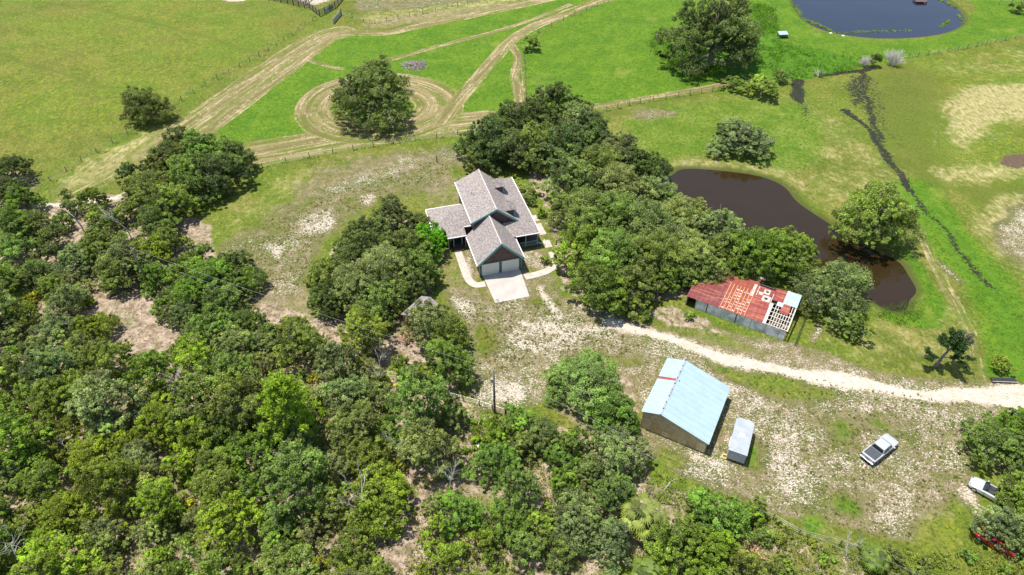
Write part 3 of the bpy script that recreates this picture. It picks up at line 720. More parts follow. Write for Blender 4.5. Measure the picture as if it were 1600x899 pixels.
for k, (a_, c_) in enumerate(zip(xs_, xs_[1:])): b.box(a_ + .02, c_ - .02, .1 + .015 * (k % 2), .16 + .015 * (k % 2), 0, z0 - .12)
b.part('front_wall', simple('grey_tin_wall', (.60, .60, .60), .55, .1, var=.35, scale=.9), sh)
for x in (3.3, 7.7): MB().box(x - .05, x + .06, .06, .099, 0, z0 - .15).part('wall_post', M_DARK, sh)
b = MB(); b.box(0.05, SL - .15, SD - .2, SD - .1, 0, z1 - .1); b.box(.1, .16, .2, SD - .2, 0, z0 - .1); b.part('back_wall', M_WOOD, sh)
for x in (.1, 1.55): MB().box(x - .05, x + .05, .12, .22, 0, z0 - .1).part('corner_post', M_GREYWOOD, sh)
for x in (SL - .25,):
    for y in (.25, 2.7, 5.1, 7.2): MB().box(x - .05, x + .05, y - .05, y + .05, 0, zs(y) - .12).part('corner_post', M_GREYWOOD, sh)
xo = 11.4                                       # start of the open battens
def sheet(x0, x1, y0, y1, dz=0.0, th_=.03): return [(x0, y0, zs(y0) + dz), (x1, y0, zs(y0) + dz), (x1, y1, zs(y1) + dz), (x0, y1, zs(y1) + dz)]
b = MB(); b.slab(sheet(0, 5.0, 0, SD), .03); b.part('red_roof', M_DKRED, sh)
b = MB(); b.slab(sheet(5.004, 8.9, 0, SD, .006), .03); b.part('orange_roof', M_ORANGE, sh)
b = MB(); b.slab(sheet(8.904, xo, 0, SD - .6), .03); b.part('red_roof', M_RED, sh)
b = MB(); b.slab(sheet(xo + .004, 13.3, 5.0, SD, .05), .03); b.part('red_roof', M_RED, sh); b = MB(); b.slab(sheet(13.0, SL - .7, 2.95, 4.95, .075), .03); b.part('red_roof', M_RED, sh)
b = MB(); b.slab(sheet(13.0, SL + .1, 4.9, SD + .1, .11), .03); b.part('blue_roof', mat_tin_roof('blue_sheet', (.30, .42, .49), (.7, .7, .7), 16, 0, .6), sh)
b = MB(); b.slab(sheet(xo + .9, xo + 1.75, 4.1, 4.95, .10), .03); b.part('blue_patch', mat_tin_roof('pale_sheet', (.36, .42, .48), (.6, .6, .6), 16, 0, .6), sh)
M_ZINC = simple('bare_zinc', (.40, .34, .29), .6, var=.35)
b = MB()
for k in range(7):
    for j in range(8 if k > 1 else 6):
        if rnd.random() < .30: continue
        x = 5.2 + k * .52; y = .25 + j * .62 + rnd.uniform(-.06, .06); s_ = rnd.uniform(.05, .14)
        b.slab([(x, y, zs(y) + .012), (x + .28, y, zs(y) + .012), (x + .28, y + s_ * 2, zs(y + s_ * 2) + .012), (x, y + s_ * 2, zs(y + s_ * 2) + .012)], .004)
for x0, x1, y0, y1 in ((8.25, 8.7, 4.4, 7.0), (9.3, 9.9, 5.2, 5.8), (10.0, 11.2, 4.2, 5.4), (9.9, 10.8, 5.7, 6.7)):
    MB().slab(sheet(x0, x1, y0, y1, .014), .004).part('bare_patch', M_ZINC, sh)
stuff(b.part('bare_square', M_ZINC, sh), 'stuff')
for x0, x1, y0, y1 in ((10.35, 10.8, 4.6, 5.0), (10.2, 10.6, 6.0, 6.4), (11.0, 11.25, 5.4, 5.7)): MB().slab(sheet(x0, x1, y0, y1, .022), .004).part('roof_hole', M_DARK, sh)
b = MB()
for k in range(8): b.slab(sheet(5.02 + k * .52, 5.09 + k * .52, 0.02, 5.6, .035), .03)
b.part('roof_rib', simple('orange_rib', (.62, .30, .13), .7), sh)
b = MB()                                        # battens and rafters
b.slab(sheet(xo + .004, xo + .45, .0, 4.3, .03), .03)
for x in np.linspace(xo + .9, SL - .05, 8):
    b.slab(sheet(x - .045, x + .045, .02, 4.9, -.012), .1)
for y in (.06, .95, 1.8, 2.65, 3.45):
    b.slab(sheet(xo + .45, SL, y, y + .1, .018), .03)
b.slab(sheet(SL - .02, SL + .08, .0, SD, .03), .1)
b.slab(sheet(9.02, 9.12, 4.8, 6.9, .05), .04); b.slab(sheet(11.32, 11.42, 3.5, 6.2, .05), .04)
b.part('batten', M_BATTEN, sh)
b = MB(); b.box(5.0, SL - .4, 1.2, SD - .4, .004, .05); b.part('floor', simple('shed_floor', (.075, .06, .05), .9), sh)
b = MB()
for k in range(14):
    x = rnd.uniform(xo + .4, SL - .8); y = rnd.uniform(.3, 2.0); b.box(x, x + rnd.uniform(.3, 1.0), y, y + rnd.uniform(.15, .4), .06, rnd.uniform(.3, 1.2), .0, None)
b.part('stored_board', simple('pink_boards', (.33, .23, .18), .8, var=.4), sh)
fr = thing('pipe_rail', 'dark rail fence standing along the open end of the rusty shed', 'rail', (sA.x, sA.y, 0), SR)
for y in np.linspace(-.3, 7.2, 6): MB().box(SL + 1.55, SL + 1.63, y, y + .08, 0, .95).part('post', M_DARK, fr)
for z in (.952, .45): MB().box(SL + 1.56, SL + 1.62, -.3, 7.28, z, z + .06).part('rail', M_DARK, fr)

# ------------------------------------------------------------------ SHACK under the trees
kA = P(628, 490, 2.4); kB = P(655, 466, 2.4); KR = math.atan2(kB.y - kA.y, kB.x - kA.x)
sk = thing('small_shack', 'small grey roofed shack with orange end wall under the oaks', 'shack', (kA.x, kA.y, 0), KR)
b = MB(); b.slab([(-.2, .1, 2.3), (-.2, -1.7, 3.0), (4.6, -1.7, 3.0), (4.6, .1, 2.3)], .08); b.slab([(-.2, -1.7, 3.0), (-.2, -3.6, 2.25), (4.6, -3.6, 2.25), (4.6, -1.7, 3.0)], .08); b.part('roof', simple('shack_roof', (.20, .175, .165), .9, var=.25), sk)
b = MB(); b.prism([(0, -.1, 0), (0, -3.4, 0), (0, -3.4, 2.15), (0, -1.7, 2.85), (0, -.1, 2.15)], (4.4, 0, 0)); b.part('wall', simple('shack_wall', (.36, .17, .09), .85, var=.3), sk)
b = MB(); b.box(-.06, -.002, -2.4, -1.4, 0, 1.9); b.part('door', M_GREYWOOD, sk)
b = MB(); b.box(-.1, .02, -.2, -1.75, 2.2, 2.28); b.part('trim', M_WHITE, sk)

# ------------------------------------------------------------------ VEHICLES
def paint(name, col, rough=.25, metal=.0):
    t = NT(name); n = t.noise(t.coord(), 1.2, 3)
    t.b.inputs['Coat Weight'].default_value = .6; t.b.inputs['Coat Roughness'].default_value = .08
    return t.done(t.mix(n, tuple(c * .93 for c in col), col), rough, metal, .5)
def wheel(parent, x, y, r=.36, wd_=.24):
    s = 1 if y > 0 else -1
    o = MB().cyl((x, y, r), (0, 1, 0), r, wd_, 22).part('wheel', M_RUBBER, parent, bevel=.02)
    m = MB(); m.cyl((x, y + s * (wd_ / 2 + .006), r), (0, 1, 0), r * .62, .02, 18)
    for k in range(5):
        a = k * 2 * math.pi / 5; m.box(x - .03, x + .03, y + s * (wd_ / 2 + .018) - .01, y + s * (wd_ / 2 + .018) + .01, r - .02, r + r * .55, 0, Matrix.Translation((x, y, r)) @ Matrix.Rotation(a, 4, 'Y') @ Matrix.Translation((-x, -y, -r)))
    m.part('rim', M_ALLOY, o)
def loft(m, secs):
    """closed rings (same count) -> skin with end caps"""
    rings = [[m.bm.verts.new(p) for p in s] for s in secs]
    n = len(rings[0])
    for A, B in zip(rings, rings[1:]):
        for k in range(n): m.bm.faces.new((A[k], A[(k + 1) % n], B[(k + 1) % n], B[k]))
    m.bm.faces.new(list(reversed(rings[0]))); m.bm.faces.new(rings[-1])
def body_loft(secs):
    """secs: (x, half width, z low, z shoulder, z top, half width top)"""
    m = MB()
    S = []
    for x, hw_, zl_, zs_, zt, ht in secs:
        S.append([(x, -hw_ * .93, zl_), (x, hw_ * .93, zl_), (x, hw_, zl_ + .18), (x, hw_, zs_), (x, hw_ * .97, zt - .03), (x, ht, zt), (x, -ht, zt), (x, -hw_ * .97, zt - .03), (x, -hw_, zs_), (x, -hw_, zl_ + .18)])
    loft(m, S)
    return m

M_TRUCKPAINT = paint('truck_paint', (.37, .38, .39))
tA, tB_ = P(1351, 721, .5), P(1397, 684, .5); TH_ = math.atan2(tB_.y - tA.y, tB_.x - tA.x); tc = (tA + tB_) / 2
tk = thing('pickup_truck', 'white crew cab pickup truck with black bed cover on the sandy yard', 'truck', (tc.x, tc.y, 0), TH_)
m = body_loft([(-2.66, .84, .52, .9, 1.02, .8), (-2.6, .93, .42, .95, 1.08, .88), (-1.0, .95, .40, .95, 1.08, .9), (1.0, .95, .40, .95, 1.07, .88), (1.25, .95, .40, .92, 1.06, .84), (2.25, .92, .42, .86, .98, .76), (2.6, .84, .45, .78, .86, .66), (2.7, .72, .5, .70, .74, .6)])
bd = m.part('body', M_TRUCKPAINT, tk, bevel=.015)
m = MB(); m.box(-2.45, -.98, -.78, .78, 1.084, 1.115, .012); m.part('bed_cover', simple('tonneau', (.045, .05, .058), .65, var=.2), tk)
m = MB(); C4 = lambda x, h, z: [(x, -h, z), (x, h, z)]
def frustum(x0, x1, hb, zb, t0, t1, ht, zt):
    m = MB(); lo_ = [m.bm.verts.new(p) for p in ((x0, -hb, zb), (x1, -hb * .97, zb), (x1, hb * .97, zb), (x0, hb, zb))]
    hi_ = [m.bm.verts.new(p) for p in ((t0, -ht, zt), (t1, -ht * .96, zt), (t1, ht * .96, zt), (t0, ht, zt))]
    m.bm.faces.new(list(reversed(lo_))); m.bm.faces.new(hi_)
    for k in range(4): m.bm.faces.new((lo_[k], lo_[(k + 1) % 4], hi_[(k + 1) % 4], hi_[k]))
    return m
frustum(-.92, 1.22, .86, 1.06, -.72, .62, .70, 1.74).part('cab', M_TRUCKPAINT, tk, bevel=.07)
def quad_on(pts, off): 
    m = MB(); pts = [Vector(p) for p in pts]; n = (pts[1] - pts[0]).cross(pts[2] - pts[0]).normalized() * off
    m.prism([p + n * .2 for p in pts], n); return m
quad_on([(1.16, -.72, 1.13), (1.16, .72, 1.13), (.72, .62, 1.64), (.72, -.62, 1.64)], .03).part('windscreen', M_GLASS, tk)
quad_on([(-.90, .74, 1.15), (-.90, -.74, 1.15), (-.775, -.62, 1.62), (-.775, .62, 1.62)], .03).part('rear_window', M_GLASS, tk)
for s in (-1, 1):
    q = [(-.74, s * .835, 1.14), (.95, s * .815, 1.14), (.56, s * .715, 1.62), (-.62, s * .735, 1.62)]
    m = MB(); m.prism(q, (0, s * .03, 0)); m.part('side_window', M_GLASS, tk)
    m = MB(); m.box(.15, .21, min(s * .80, s * .87), max(s * .80, s * .87), 1.14, 1.6); m.part('door_pillar', M_TRUCKPAINT, tk)
    m = MB(); m.box(.98, 1.14, min(s * .95, s * 1.17), max(s * .95, s * 1.17), 1.08, 1.26, .03); m.part('mirror', M_TRUCKPAINT, tk)
    m = MB(); m.box(-2.66, -2.5, min(s * .72, s * .9), max(s * .72, s * .9), .72, 1.0, .02); m.part('tail_light', simple('tail_lens', (.10, .012, .012), .25), tk)
    m = MB(); m.box(2.44, 2.62, min(s * .55, s * .8), max(s * .55, s * .8), .72, .84, .02); m.part('headlight', M_ALLOY, tk)
    for x in (-1.72, 1.68): wheel(tk, x, s * .82, .38, .25)
m = MB(); m.box(-2.82, -2.64, -.9, .9, .48, .66, .03); m.part('bumper', M_ALLOY, tk)
m = MB(); m.box(-2.80, -2.69, -.3, .3, .74, .8, .02); m.part('bumper', M_DARK, tk)
m = MB(); m.box(2.62, 2.76, -.86, .86, .42, .6, .03); m.part('bumper', M_TRUCKPAINT, tk)

# silver convertible, nose up-left
cA, cB = P(1515, 752, .4), P(1562, 778, .4); cd = (cA - cB).normalized(); CR = math.atan2(cd.y, cd.x); cc = cA - cd * 2.05
cv = thing('convertible_car', 'silver open top convertible car poking out from under the oak', 'car', (cc.x, cc.y, 0), CR)
M_SILVER = paint('silver_paint', (.52, .54, .56), .25, .3)
def car_body(parent, pm):
    m = body_loft([(-2.12, .62, .42, .62, .72, .5), (-2.0, .8, .3, .78, .88, .66), (-1.3, .88, .25, .8, .93, .74), (-.9, .88, .24, .78, .9, .78), (.55, .88, .24, .78, .9, .78), (.9, .88, .24, .76, .88, .72), (1.6, .85, .26, .68, .78, .66), (1.95, .74, .32, .58, .66, .56), (2.12, .55, .38, .5, .54, .44)])
    return m.part('body', pm, parent, bevel=.02)
car_body(cv, M_SILVER)
m = MB(); m.box(-.95, .62, -.66, .66, .89, .915, .01); m.part('cockpit', M_DARK, cv)
for s in (-1, 1):
    m = MB(); m.box(-.5, 0, s * .34 - .24, s * .34 + .24, .917, 1.0, .03); m.box(-.72, -.5, s * .34 - .24, s * .34 + .24, .917, 1.28, .05); m.part('seat', simple('black_leather', (.03, .03, .032), .6), cv)
    for x in (-1.3, 1.32): wheel(cv, x, s * .79, .33, .2)
    m = MB(); m.box(.38, .52, min(s * .86, s * 1.04), max(s * .86, s * 1.04), .9, 1.04, .03); m.part('mirror', M_SILVER, cv)
    m = MB(); m.box(1.78, 1.98, s * .52 - .12, s * .52 + .12, .6, .70, .02); m.part('headlight', M_ALLOY, cv)
m = MB(); m.tube([(.68, -.72, .88), (.28, -.62, 1.25), (.28, .62, 1.25), (.68, .72, .88)], .035, 6); m.part('windscreen_frame', M_DARK, cv)
m = MB(); m.prism([(.66, -.68, .9), (.66, .68, .9), (.3, .58, 1.22), (.3, -.58, 1.22)], (.015, 0, .015)); m.part('windscreen', M_GLASS, cv)
m = MB(); m.box(-1.5, -1.0, -.55, .55, .92, 1.0, .04); m.part('folded_top', M_WHITE, cv)
m = MB(); m.tube([(.35, .34 + .17 * math.cos(a), 1.0 + .17 * math.sin(a)) for a in np.linspace(0, 2 * math.pi, 13)], .02, 5, False); m.part('steering_wheel', M_DARK, cv)

rA, rB = P(1521, 826, .4), P(1590, 868, .4); rd = (rA - rB).normalized(); rc_ = rA - rd * 2.2
rk = thing('red_car', 'red car mostly hidden under the right hand oak', 'car', (rc_.x, rc_.y, 0), math.atan2(rd.y, rd.x))
M_REDP = paint('red_paint', (.36, .012, .014))
car_body(rk, M_REDP)
frustum(-1.35, .75, .78, .9, -.8, .15, .58, 1.38).part('cabin', M_REDP, rk, bevel=.06)
for s in (-1, 1):
    m = MB(); m.prism([(-1.0, s * .755, .97), (.5, s * .735, .97), (.1, s * .625, 1.3), (-.75, s * .64, 1.3)], (0, s * .03, 0)); m.part('side_window', M_GLASS, rk)
    for x in (-1.3, 1.32): wheel(rk, x, s * .79, .33, .2)
quad_on([(.70, -.66, .95), (.70, .66, .95), (.24, .5, 1.3), (.24, -.5, 1.3)], .03).part('windscreen', M_GLASS, rk)

# ------------------------------------------------------------------ UTILITY POLE, WIRES
pb = P(773, 645)
pole = thing('utility_pole', 'tall wooden utility pole standing at the edge of the woods', 'pole', pb)
MB().tube([(0, 0, 0), (0, 0, 4), (0, 0, 8.3)], [.16, .14, .11], 10).part('shaft', M_WOOD, pole, True)
m = MB(); m.cyl((-.22, 0, 6.5), (0, 0, 1), .19, .62, 12); m.part('transformer', M_TIN, pole)
m = MB(); m.cyl((0, 0, 8.42), (0, 0, 1), .05, .22, 8); m.part('insulator', M_GREYWOOD, pole)
def wire(label, pts, r=.012):
    path = []
    for a, b_, sag in pts:
        a, b_ = Vector(a), Vector(b_)
        for k in range(13):
            t_ = k / 12; q = a.lerp(b_, t_); q.z -= sag * 4 * t_ * (1 - t_); path.append(q)
    P2 = [path[0]] + [q for p_, q in zip(path, path[1:]) if (q - p_).length > .01]
    m = MB().tube(P2, r, 4); c = m.mesh('power_line', M_STEEL)
    o = new_obj('power_line', c); o['label'] = label; o['category'] = 'wire'; o['group'] = 'power lines along the woods'
    return o
top = pb + Vector((0, 0, 8.5)); low = pb + Vector((0, 0, 7.0))
pw = P(205, 388, 8.5); pe = P(1560, 955, 8.5)
wire('upper pale power line running through the pole top', [(pw, top, .5), (top, pe, .6)])
wire('lower pale power line hung beneath the upper one', [(pw - Vector((0, 0, 1.5)), low, .5), (low, pe - Vector((0, 0, 1.5)), .6)])
for q, lab in ((pw, 'wooden utility pole among the oaks at far left end of the power lines'), (pe, 'wooden utility pole at the right end of the power lines')):
    o = thing('utility_pole', lab, 'pole', (q.x, q.y, 0))
    MB().tube([(0, 0, 0), (0, 0, 4), (0, 0, 8.6)], [.16, .14, .11], 10).part('shaft', M_WOOD, o, True)
    m = MB(); m.box(-.06, .06, -.8, .8, 7.9, 8.05); m.part('cross_arm', M_WOOD, o)

# ------------------------------------------------------------------ VEGETATION
def mat_leaf(name, trans=.42, gloss=.3):
    t = NT(name)
    oi = t.n.new('ShaderNodeObjectInfo'); at = t.attr('tint'); k = t.sep(at.outputs['Color'])
    base = oi.outputs['Color']
    c = t.mix(1.0, base, t.comb(t.math('MULTIPLY_ADD', k[0], 1.45, .32), t.math('MULTIPLY_ADD', k[0], 1.45, .32), t.math('MULTIPLY_ADD', k[0], 1.3, .36)), 'MULTIPLY')
    c = t.mix(t.math('MULTIPLY', k[1], .55), c, t.mix(1.0, c, (1.45, 1.5, .68, 1), 'MULTIPLY'))
    c = t.mix(t.math('MULTIPLY', k[2], .8), c, (.30, .27, .22, 1))
    t.done(c, .5, 0, gloss)
    tr = t.n.new('ShaderNodeBsdfTranslucent'); t.put(tr.inputs[0], t.mix(1.0, c, (1.5, 1.6, .6, 1), 'MULTIPLY'))
    mx = t.n.new('ShaderNodeMixShader'); mx.inputs[0].default_value = trans
    t.l.new(t.b.outputs[0], mx.inputs[1]); t.l.new(tr.outputs[0], mx.inputs[2]); t.l.new(mx.outputs[0], t.out.inputs['Surface'])
    return t.m
M_LEAF = mat_leaf('foliage')

def unit(n, g):
    v = g.normal(size=(n, 3)); return v / np.linalg.norm(v, axis=1, keepdims=True)

def leaf_mesh(name, C, N, size, tint, g, aspect=.6, mat=None):
    """one bent diamond per leaf spray"""
    n = len(C)
    A = np.cross(N, unit(n, g)); A /= np.linalg.norm(A, axis=1, keepdims=True) + 1e-9
    B = np.cross(N, A); s = size[:, None]
    V = np.empty((n, 4, 3)); V[:, 0] = C - A * s * .5; V[:, 1] = C + B * s * .5 * aspect + N * s * .10
    V[:, 2] = C + A * s * .5 - N * s * .12; V[:, 3] = C - B * s * .5 * aspect + N * s * .06
    me = mesh_np(name, V.reshape(-1, 3), np.arange(n * 4).reshape(n, 4), [mat or M_LEAF])
    at = me.attributes.new('tint', 'FLOAT_COLOR', 'FACE')
    at.data.foreach_set('color', np.column_stack([tint, np.ones(n)]).astype(np.float32).ravel())
    return me

def crown_proto(seed, R, H, nclump, per, leaf, flat=.62, low=.30, tuft=9, ragged=.0):
    """clumps on limbs -> tufts on clumps -> leaves; returns crown mesh, clump centres"""
    g = np.random.default_rng(seed)
    cz = H * .5; cl = []
    tries = 0
    while len(cl) < nclump and tries < 4000:
        tries += 1
        a = g.uniform(0, 2 * math.pi); u = g.uniform(0, 1) ** .55
        lim = 1 + .18 * math.sin(2 * a + seed) + .15 * math.sin(3 * a + seed * 2.1) + .07 * math.sin(5 * a + seed)
        rr = R * .86 * u * lim; top = math.sqrt(max(0, 1 - min(1, u) ** 2.2))
        z = H * low + (H * .92 - H * low) * (top * g.uniform(.5, 1.08)) * .9
        rc = R * (.15 + .25 * g.random() ** 1.3) * (1.1 - .25 * u)
        c = np.array([rr * math.cos(a), rr * math.sin(a), z])
        if all(np.linalg.norm((c - q[0]) * np.array([1, 1, 1.3])) > .62 * (rc + q[1]) for q in cl): cl.append((c, rc))
    C, N, T = [], [], []
    for c, rc in cl:
        shade = g.normal(.5, .17); warm = max(0, g.normal(.06, .22)); ncount = int(tuft * (rc / (R * .28)) ** 2) + 4
        for k in range(ncount):
            d = unit(1, g)[0]; d[2] = d[2] * .8 + .22; d /= np.linalg.norm(d)
            tcn = c + d * rc * np.array([1, 1, flat]) * g.uniform(.72, 1.12)
            rt = rc * g.uniform(.22, .42); m = int(per * g.uniform(.7, 1.3))
            off = unit(m, g) * (g.uniform(.25, 1.0, (m, 1)) ** .6) * rt * np.array([1, 1, .75])
            C.append(tcn + off)
            nn = off / rt * .6 + d * .5 + unit(m, g) * .8 + np.array([0, 0, .28])
            N.append(nn / (np.linalg.norm(nn, axis=1, keepdims=True) + 1e-9))
            ts = shade + g.normal(0, .13) + g.normal(0, .19, m)
            T.append(np.column_stack([np.clip(ts, 0.02, 1.1), np.clip(warm + g.normal(0, .18, m) + (.25 if g.random() < .06 else 0), 0, 1), (g.random(m) < .018 + ragged) * 1.0]))
    C, N, T = map(np.concatenate, (C, N, T))
    keep = C[:, 2] > H * .12; C, N, T = C[keep], N[keep], T[keep]
    sz = leaf * g.uniform(.65, 1.4, len(C))
    return leaf_mesh('crown', C, N, sz, T, g), cl

def trunk_proto(seed, cl, R, H, r0, lean=.25, nl=7, mat=None):
    g = random.Random(seed)
    m = MB(); f = Vector((g.uniform(-lean, lean), g.uniform(-lean, lean), H * g.uniform(.2, .3)))
    m.tube([(0, 0, -.15), (f.x * .2, f.y * .2, .35), f * .6, f], [r0 * 1.5, r0 * 1.1, r0 * .95, r0 * .85], 9)
    for c, rc in sorted(cl, key=lambda q: -q[1])[:nl]:
        e = Vector(c); k1 = f.lerp(e, .35) + Vector((g.uniform(-.1, .1) * R, g.uniform(-.1, .1) * R, -.04 * H)); k2 = f.lerp(e, .7) + Vector((g.uniform(-.08, .08) * R, g.uniform(-.08, .08) * R, 0))
        m.tube([f - Vector((0, 0, .1)), k1, k2, e], [r0 * .6, r0 * .42, r0 * .28, r0 * .12], 6)
        for j in range(2):
            e2 = e + Vector((g.uniform(-1, 1), g.uniform(-1, 1), g.uniform(-.1, .7))) * rc * 1.45
            m.tube([k2, k2.lerp(e2, .5) + Vector((0, 0, .05 * H)), e2], [r0 * .2, r0 * .12, r0 * .03], 5)
    return m.mesh('trunk', mat or M_BARK, True)

PROTO = {}
def make_protos():
    def fam(key, n, R, H, **k):
        lst = []
        for i in range(n):
            s = k['seed'] + i * 17
            me, cl = crown_proto(s, R, H, k['nc'] + i, k['per'], k['leaf'], k.get('flat', .62), k.get('low', .3), k.get('tuft', 9), k.get('ragged', 0))
            lst.append((me, trunk_proto(s, cl, R, H, k['r0'], nl=k.get('nl', 7)), R, H))
        PROTO[key] = lst
    fam('oak', 6, 4.2, 6.4, seed=101, nc=34, per=54, leaf=.235, r0=.26, tuft=13, low=.18)
    fam('big', 3, 7.0, 9.4, seed=301, nc=54, per=60, leaf=.27, r0=.42, tuft=17, nl=10, low=.2)
    fam('dome', 2, 8.0, 11.5, seed=701, nc=62, per=60, leaf=.32, r0=.5, tuft=17, nl=9, low=.14)
    fam('tall', 4, 3.6, 7.4, seed=881, nc=36, per=50, leaf=.22, r0=.2, tuft=11, low=.25, flat=.8, ragged=.012)
    fam('scrub', 6, 2.7, 4.4, seed=501, nc=19, per=46, leaf=.21, r0=.13, tuft=11, nl=6, ragged=.02, low=.2)
    fam('bush', 4, 1.2, 1.7, seed=601, nc=8, per=26, leaf=.20, r0=.05, low=.12, tuft=8, nl=4)
make_protos()

TONE = {'dark': (.138, .176, .058), 'grey': (.222, .258, .104), 'mid': (.192, .252, .066), 'fresh': (.185, .272, .046), 'lime': (.235, .315, .036), 'olive': (.205, .262, .052), 'pale': (.245, .286, .112), 'gold': (.33, .33, .04), 'vivid': (.11, .28, .016)}
WORD = {'dark': 'dark green', 'grey': 'grey green', 'mid': 'mid green', 'fresh': 'fresh green', 'lime': 'lime green', 'olive': 'olive', 'pale': 'pale green', 'gold': 'golden', 'vivid': 'vivid green'}
LAND = [('brown house', 770, 350), ('concrete driveway', 795, 450), ('rusty shed', 1160, 480), ('blue roofed barn', 1070, 630), ('white pickup', 1370, 708), ('transformer pole', 773, 610),
        ('brown pond', 1180, 300), ('small shack', 645, 490), ('fan palm', 1003, 805), ('lime pine', 445, 640), ('bottom left photo corner', 0, 899), ('middle of bottom edge', 620, 899), ('left photo edge', 0, 560),
        ('sandy clearing', 205, 500), ('sandy gap in woods', 680, 740), ('upper left fence', 120, 250), ('leaning bare trunk', 133, 350), ('silver convertible', 1535, 765), ('ringed oak', 580, 135), ('bottom right photo corner', 1600, 899)]
PEND = []
def tree(px, py, rpx, kind, tone, label=None, group=None, cat='tree', name=None, hscale=1.0, rz=None):
    best = None
    v = (py - 449.5) / F; zf = CH / (math.sin(PITCH) + v * math.cos(PITCH)); R = .92 * rpx / (F / zf)
    me, tr, R0, H0 = rnd.choice(PROTO[kind]); s = R / R0
    H = H0 * s * hscale
    b = P(px, py, H * .55); b.z = 0
    nm = name or {'oak': 'oak_tree', 'tall': 'oak_tree', 'big': 'oak_tree', 'dome': 'oak_tree', 'scrub': 'scrub_oak', 'bush': 'bush'}[kind]
    o = thing(nm, 'x', cat, b, rnd.uniform(0, 6.28) if rz is None else rz, group)
    o.scale = (s, s, s * hscale * rnd.uniform(.94, 1.08))
    c = new_obj('crown', me, o); j = rnd.uniform(.86, 1.16); cc_ = TONE[tone]
    c.color = (cc_[0] * j * rnd.uniform(.9, 1.12), cc_[1] * j, cc_[2] * j * rnd.uniform(.85, 1.15), 1)
    new_obj('trunk', tr, o)
    if label: o['label'] = label
    else: PEND.append((o, px, py, R, kind, tone))
    return o

def finish_labels():
    rows = {}
    for o, px, py, R, kind, tone in PEND:
        nm, lx, ly = min(LAND, key=lambda q: math.hypot(q[1] - px, (q[2] - py) * 1.3))
        dx, dy = px - lx, py - ly
        d = ('right of' if dx > 0 else 'left of') if abs(dx) > abs(dy) else ('below' if dy > 0 else 'above')
        size = ('tiny' if R < 1.3 else 'small' if R < 2.4 else 'medium' if R < 3.6 else 'large')
        what = 'bush' if kind == 'bush' else 'oak'
        rows.setdefault((WORD[tone], size, what, d, nm), []).append((math.hypot(dx, dy), o))
    O = ['nearest', 'second nearest', 'third nearest', 'fourth nearest', 'fifth nearest', 'sixth nearest', 'seventh nearest', 'eighth nearest', 'ninth nearest', 'tenth nearest', 'eleventh nearest', 'twelfth nearest']
    for (tn, size, what, d, nm), L in rows.items():
        L.sort(key=lambda q: q[0])
        for i, (_, o) in enumerate(L):
            pre = '' if len(L) == 1 else (O[min(i, 11)] + ' ')
            o['label'] = f'{pre}{size} {tn} {what} {d} the {nm}' if pre else f'{size} {tn} {what} {d} the {nm}'

# --- single trees one can name
tree(222, 160, 38, 'dome', 'dark', 'lone dark oak in the pasture beside the upper left fence', rz=.4, hscale=1.0)
tree(580, 139, 68, 'dome', 'dark', 'large dark domed oak standing inside the mown ring track', hscale=.82)
tree(1120, 46, 66, 'dome', 'dark', 'large green oak at the top beside the weedy bank', hscale=1.1)
tree(1155, 210, 50, 'oak', 'grey', 'lone grey green round oak on the lawn above the brown pond', hscale=.62)
tree(1370, 330, 64, 'big', 'mid', 'bright green spreading oak leaning over the right side of the brown pond', hscale=1.12)
tree(1568, 568, 19, 'scrub', 'olive', 'small round olive tree beside the white road at the right')
tree(672, 372, 36, 'oak', 'vivid', 'vivid green leafy tree against the left porch of the brown house')
tree(830, 66, 17, 'bush', 'mid', 'dark bush where the two upper mown tracks fork', cat='bush')
tree(825, 292, 20, 'bush', 'grey', 'grey green garden bush behind the right side of the brown house', cat='bush')
tree(828, 312, 12, 'bush', 'mid', 'round green garden bush by the right eave of the brown house', cat='bush')
tree(852, 330, 13, 'bush', 'lime', 'bright lime bush beside the stepping path', cat='bush')
tree(853, 405, 11, 'bush', 'olive', 'olive shrub in the bed by the curved right walk', cat='bush')
tree(1145, 127, 20, 'scrub', 'olive', 'olive shrub at the end of the middle pasture fence', hscale=.7, cat='bush')
tree(1192, 134, 30, 'scrub', 'olive', 'wide olive shrub left of the small dark pool', hscale=.7, cat='bush')
tree(1222, 118, 17, 'scrub', 'mid', 'green shrub just above the small dark pool', hscale=.8, cat='bush')
tree(1368, 92, 12, 'scrub', 'dark', 'dark upright shrub between the two grey brush heaps', hscale=1.2, cat='bush')
tree(1596, 8, 16, 'bush', 'dark', 'dark shrub at the top right corner', cat='bush')
tree(1337, 508, 31, 'scrub', 'olive', 'small olive oak right of the rusty shed below the pond', hscale=.85)
tree(1308, 446, 60, 'big', 'grey', 'large grey green oak between the rusty shed and the pond tip', hscale=.95)
tree(1240, 386, 46, 'oak', 'fresh', 'fresh green oak above the blue end of the rusty shed', hscale=1.1)
tree(1180, 396, 50, 'oak', 'fresh', 'fresh green oak above the middle of the rusty shed', hscale=1.1)
tree(1078, 492, 11, 'bush', 'fresh', 'little green bush at the left end of the rusty shed', cat='bush')
tree(918, 596, 66, 'big', 'mid', 'large green oak left of the blue roofed barn', hscale=.8)
tree(958, 640, 46, 'oak', 'fresh', 'green oak touching the left corner of the blue roofed barn')
tree(668, 502, 40, 'oak', 'grey', 'grey green oak overhanging the small shack', hscale=1.2)
tree(704, 520, 34, 'oak', 'mid', 'green oak right of the small shack beside the sandy yard', hscale=1.2)
tree(695, 562, 42, 'oak', 'mid', 'tall green oak below the small shack', hscale=1.3)
tree(1118, 802, 50, 'oak', 'fresh', 'fresh green oak right of the fan palm')
tree(1065, 848, 52, 'oak', 'fresh', 'fresh green oak below right of the fan palm')
